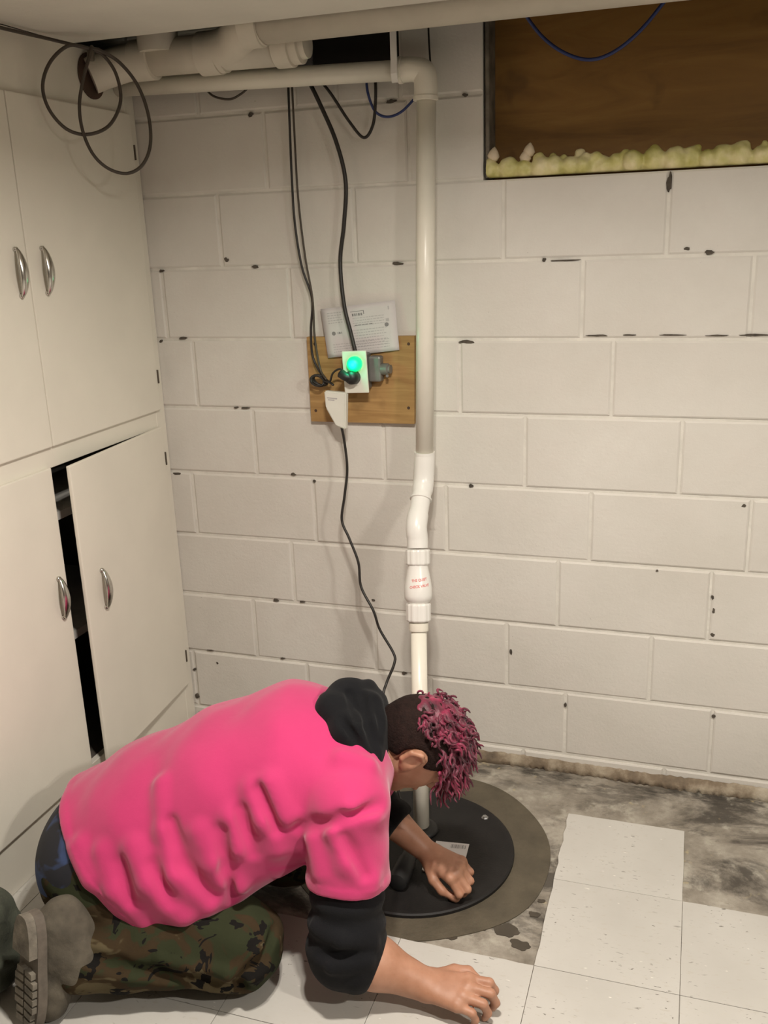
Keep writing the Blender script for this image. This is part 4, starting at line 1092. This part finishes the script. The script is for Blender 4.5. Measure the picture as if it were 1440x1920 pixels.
g_ = ridges(f_hood, [[(678, 1300), (690, 1360), (712, 1430)], [(705, 1310), (718, 1370)], [(655, 1300), (668, 1345)], [(640, 1345), (675, 1400), (705, 1455)]], .009, -.003)
GRO_H = g_
hd = mesh_sdf('hood', f_hood, (-.92, -.93, .26), (-.58, -.52, .66), .0036, MAT['hood'], person); hd['label'] = 'black fleece hood bunched round the neck'

# ----- hair: cropped dark sides and a long magenta top
def f_crop(p):
    d = ell(p, H0+HU*.012-HF*.004, HAX, (.1025, .1005, .0805))
    d = smin(d, rc(p, hp(-.02, -.03, 0), hp(-.058, -.05, 0), .070, .050), .03)
    q = p-H0.astype(np.float32)
    d = smax(d, -(q@HU*.80-q@HF*.62+.010), .006)
    d = smax(d, (q@HF)-.070, .006)
    d = smax(d, -ell(p, hp(-.006, -.004, .086), HAX, (.040, .030, .030)), .006); d = smax(d, -ell(p, hp(-.006, -.004, -.086), HAX, (.040, .030, .030)), .006)
    return d+.0010*np.sin(p[:, 0]*400)*np.sin(p[:, 1]*420)*np.sin(p[:, 2]*410)
cr = mesh_sdf('cropped_hair', f_crop, H0-.16, H0+.16, .0030, MAT['hairdk'], person); cr['label'] = 'short dark brown hair at the sides and nape'
rs = np.random.RandomState(21); parts = []; curls = []
def lock(n_try, lo, hi, rad0, npt, wmax):
    out = []
    for k in range(n_try):
        dv = nrm(rs.normal(size=3)); u0, f0, s0 = dv*np.array((.098, .096, .076))
        if u0 < .024-.30*max(f0, 0)+.9*max(0.0, abs(s0)-.035)+rs.uniform(-.005, .005) or f0 < -.078: continue
        root = hp(u0+.012, f0-.004, s0)-(HU*u0/.098+HF*f0/.096)*.004
        nr = nrm(HU*u0/.098**2+HF*f0/.096**2+HS*s0/.076**2)
        front = max(0.0, f0/.09)
        Ln = rs.uniform(lo, hi)*(1+.30*front)
        flow = nrm(nr*rs.uniform(.02, .30)+HF*rs.uniform(-.1, .8)+HS*rs.normal(0, .6)+HU*rs.normal(0, .35))
        a1 = nrm(np.cross(flow, nr)+1e-3); a2 = np.cross(flow, a1); w = rs.uniform(.5, 1)*wmax; tw = rs.uniform(5, 11)*rs.choice((-1, 1)); ph = rs.uniform(0, 6.28)
        P = []
        for t in np.linspace(0, 1, npt):
            g = flow*(Ln*(t-.25*t*t))+np.array((0, 0, -1.0))*((.010+.026*front)*t*t)
            P.append(root+g+w*min(1, t*2.5)*(math.cos(ph+tw*t)*a1+math.sin(ph+tw*t)*a2))
        out.append((P, rad0*rs.uniform(.75, 1.25)))
    return out
def f_curl(p):
    q = p-H0.astype(np.float32); sd_ = np.abs(q@HS.astype(np.float32))
    d = ell(p, H0+HU*.014-HF*.002, HAX, (.1035, .1025, .0795))+.0022*np.sin(p[:, 0]*210+p[:, 2]*90)*np.sin(p[:, 1]*190-p[:, 2]*150)
    qf = q@HF.astype(np.float32)
    return smax(d, .044-q@HU.astype(np.float32)-.30*np.maximum(qf, 0)+.9*np.maximum(sd_-.030, 0), .010)
hr = mesh_sdf('curly_hair', f_curl, H0-.15, H0+.15, .0030, MAT['hair'], person, smooth_it=1); hr['label'] = 'curly dyed magenta hair on top of the head'
for P, r in lock(2000, .030, .052, .0036, 14, .0065):
    parts.append(sweep(P, np.interp(np.linspace(0, 1, 14), [0, .3, .8, 1], [r*.8, r, r*.8, r*.35]), 6))
V, F = merge(parts); hs_ = raw('hair_curl', V, F, MAT['hair'], hr, smooth=True); tag(hs_, kind='stuff')

# ----- boots
def boot(toe, heel, soledir, ankle, name='boot'):
    la = nrm(np.asarray(toe)-heel); sn = np.asarray(soledir, float); sn = nrm(sn-la*(sn@la)); wv = np.cross(la, sn); Ln = np.linalg.norm(np.asarray(toe)-heel); heel = np.asarray(heel, float)
    def B(l, n, w): return heel+la*l+sn*n+wv*w
    ax = np.array([la, sn, wv])
    def f(p):
        d = ell(p, B(.055, -.055, 0), ax, (.070, .055, .042))
        d = smin(d, rc(p, B(.06, -.045, 0), B(Ln-.05, -.030, 0), .046, .040), .03)
        d = smin(d, ell(p, B(Ln-.055, -.032, 0), ax, (.062, .040, .048)), .02)
        d = smin(d, rc(p, B(.055, -.07, 0), np.asarray(ankle), .050, .056), .03)
        d = smin(d, rc(p, np.asarray(ankle)+nrm(np.asarray(ankle)-B(.055, -.07, 0))*.015, np.asarray(ankle)+nrm(np.asarray(ankle)-B(.055, -.07, 0))*.03, .060, .058), .008)
        d = d+.0015*np.sin(p[:, 2]*120+p[:, 0]*60)*np.sin(p[:, 1]*110)
        return smax(smax(d, half(p, B(0, .0, 0), sn), .006), .003-p[:, 2], .003)
    lo = heel-.34; hi = heel+.34; lo[2] = -.01; hi[2] = .36
    o = mesh_sdf(name, f, lo, hi, .0042, MAT['boot'], person); o['label'] = 'dusty work boot'
    def outline(n=36):
        P = []
        for k in range(n):
            t = 2*math.pi*k/n; c = math.cos(t); l = Ln/2-.0+ (Ln/2+.006)*c
            w = .043*abs(math.sin(t))**.62*(1+.10*math.cos(t)-.12*math.exp(-((l-Ln*.42)/.05)**2))
            P.append((l, math.copysign(w, math.sin(t))))
        return P
    O = outline(); n = len(O)
    def slabm(nm, pts, n0, n1, mat, par):
        V = [B(l, n0, w) for l, w in pts]+[B(l, n1, w) for l, w in pts]; m = len(pts)
        F = [tuple(range(m)), tuple(range(2*m-1, m-1, -1))]+[(i, m+i, m+(i+1) % m, (i+1) % m) for i in range(m)]
        V = np.array(V); V[:, 2] = np.maximum(V[:, 2], .001)
        return raw(nm, V, F, mat, par)
    ms = slabm('midsole', O, -.004, .016, MAT['soled'], o)
    hl = [(l, w*.96) for l, w in O if l < Ln*.36]
    slabm('heel_block', hl, .016, .034, MAT['sole'], o)
    for k in range(7):
        l0 = Ln*.46+k*Ln*.073; 
        for s in (-1, 1):
            w1 = .036*(1 if 0 < k < 5 else .8)
            slabm('tread_lug', [(l0, s*.003), (l0+Ln*.05, s*.003), (l0+Ln*.058, s*w1), (l0+Ln*.008, s*w1)], .016, .026, MAT['sole'], o)
    return o
TO = aty(66, 1922, -1.255); TO[2] = .012
boot(TO, aty(70, 1712, -1.205), (-.40, -.90, .15), LEGS['r'][2]+np.array((-.005, 0, .03)))
boot(np.array((-1.50, -.80, .03)), np.array((-1.40, -.76, .245)), (-.85, -.10, -.35), LEGS['l'][2]+np.array((-.02, 0, .06)))

# ----- olive canvas bundle beside the boots
def f_bag(p):
    d = ell(p, (-1.475, -1.20, .10), np.eye(3), (.095, .12, .105)); d = smin(d, ell(p, (-1.47, -1.22, .20), np.eye(3), (.075, .09, .05)), .06)
    d = d+.006*np.sin(p[:, 0]*40+p[:, 2]*50)*np.sin(p[:, 1]*44+p[:, 2]*22)+.003*np.sin(p[:, 2]*95+p[:, 1]*40)
    return smax(d, .001-p[:, 2], .006)
bg = mesh_sdf('canvas_bag', f_bag, (-1.60, -1.36, -.006), (-1.36, -1.04, .27), .006, MAT['olive'], None, (-1.475, -1.20, 0)); tag(bg, 'crumpled olive canvas bag on the tiles behind the dusty boot', 'bag')
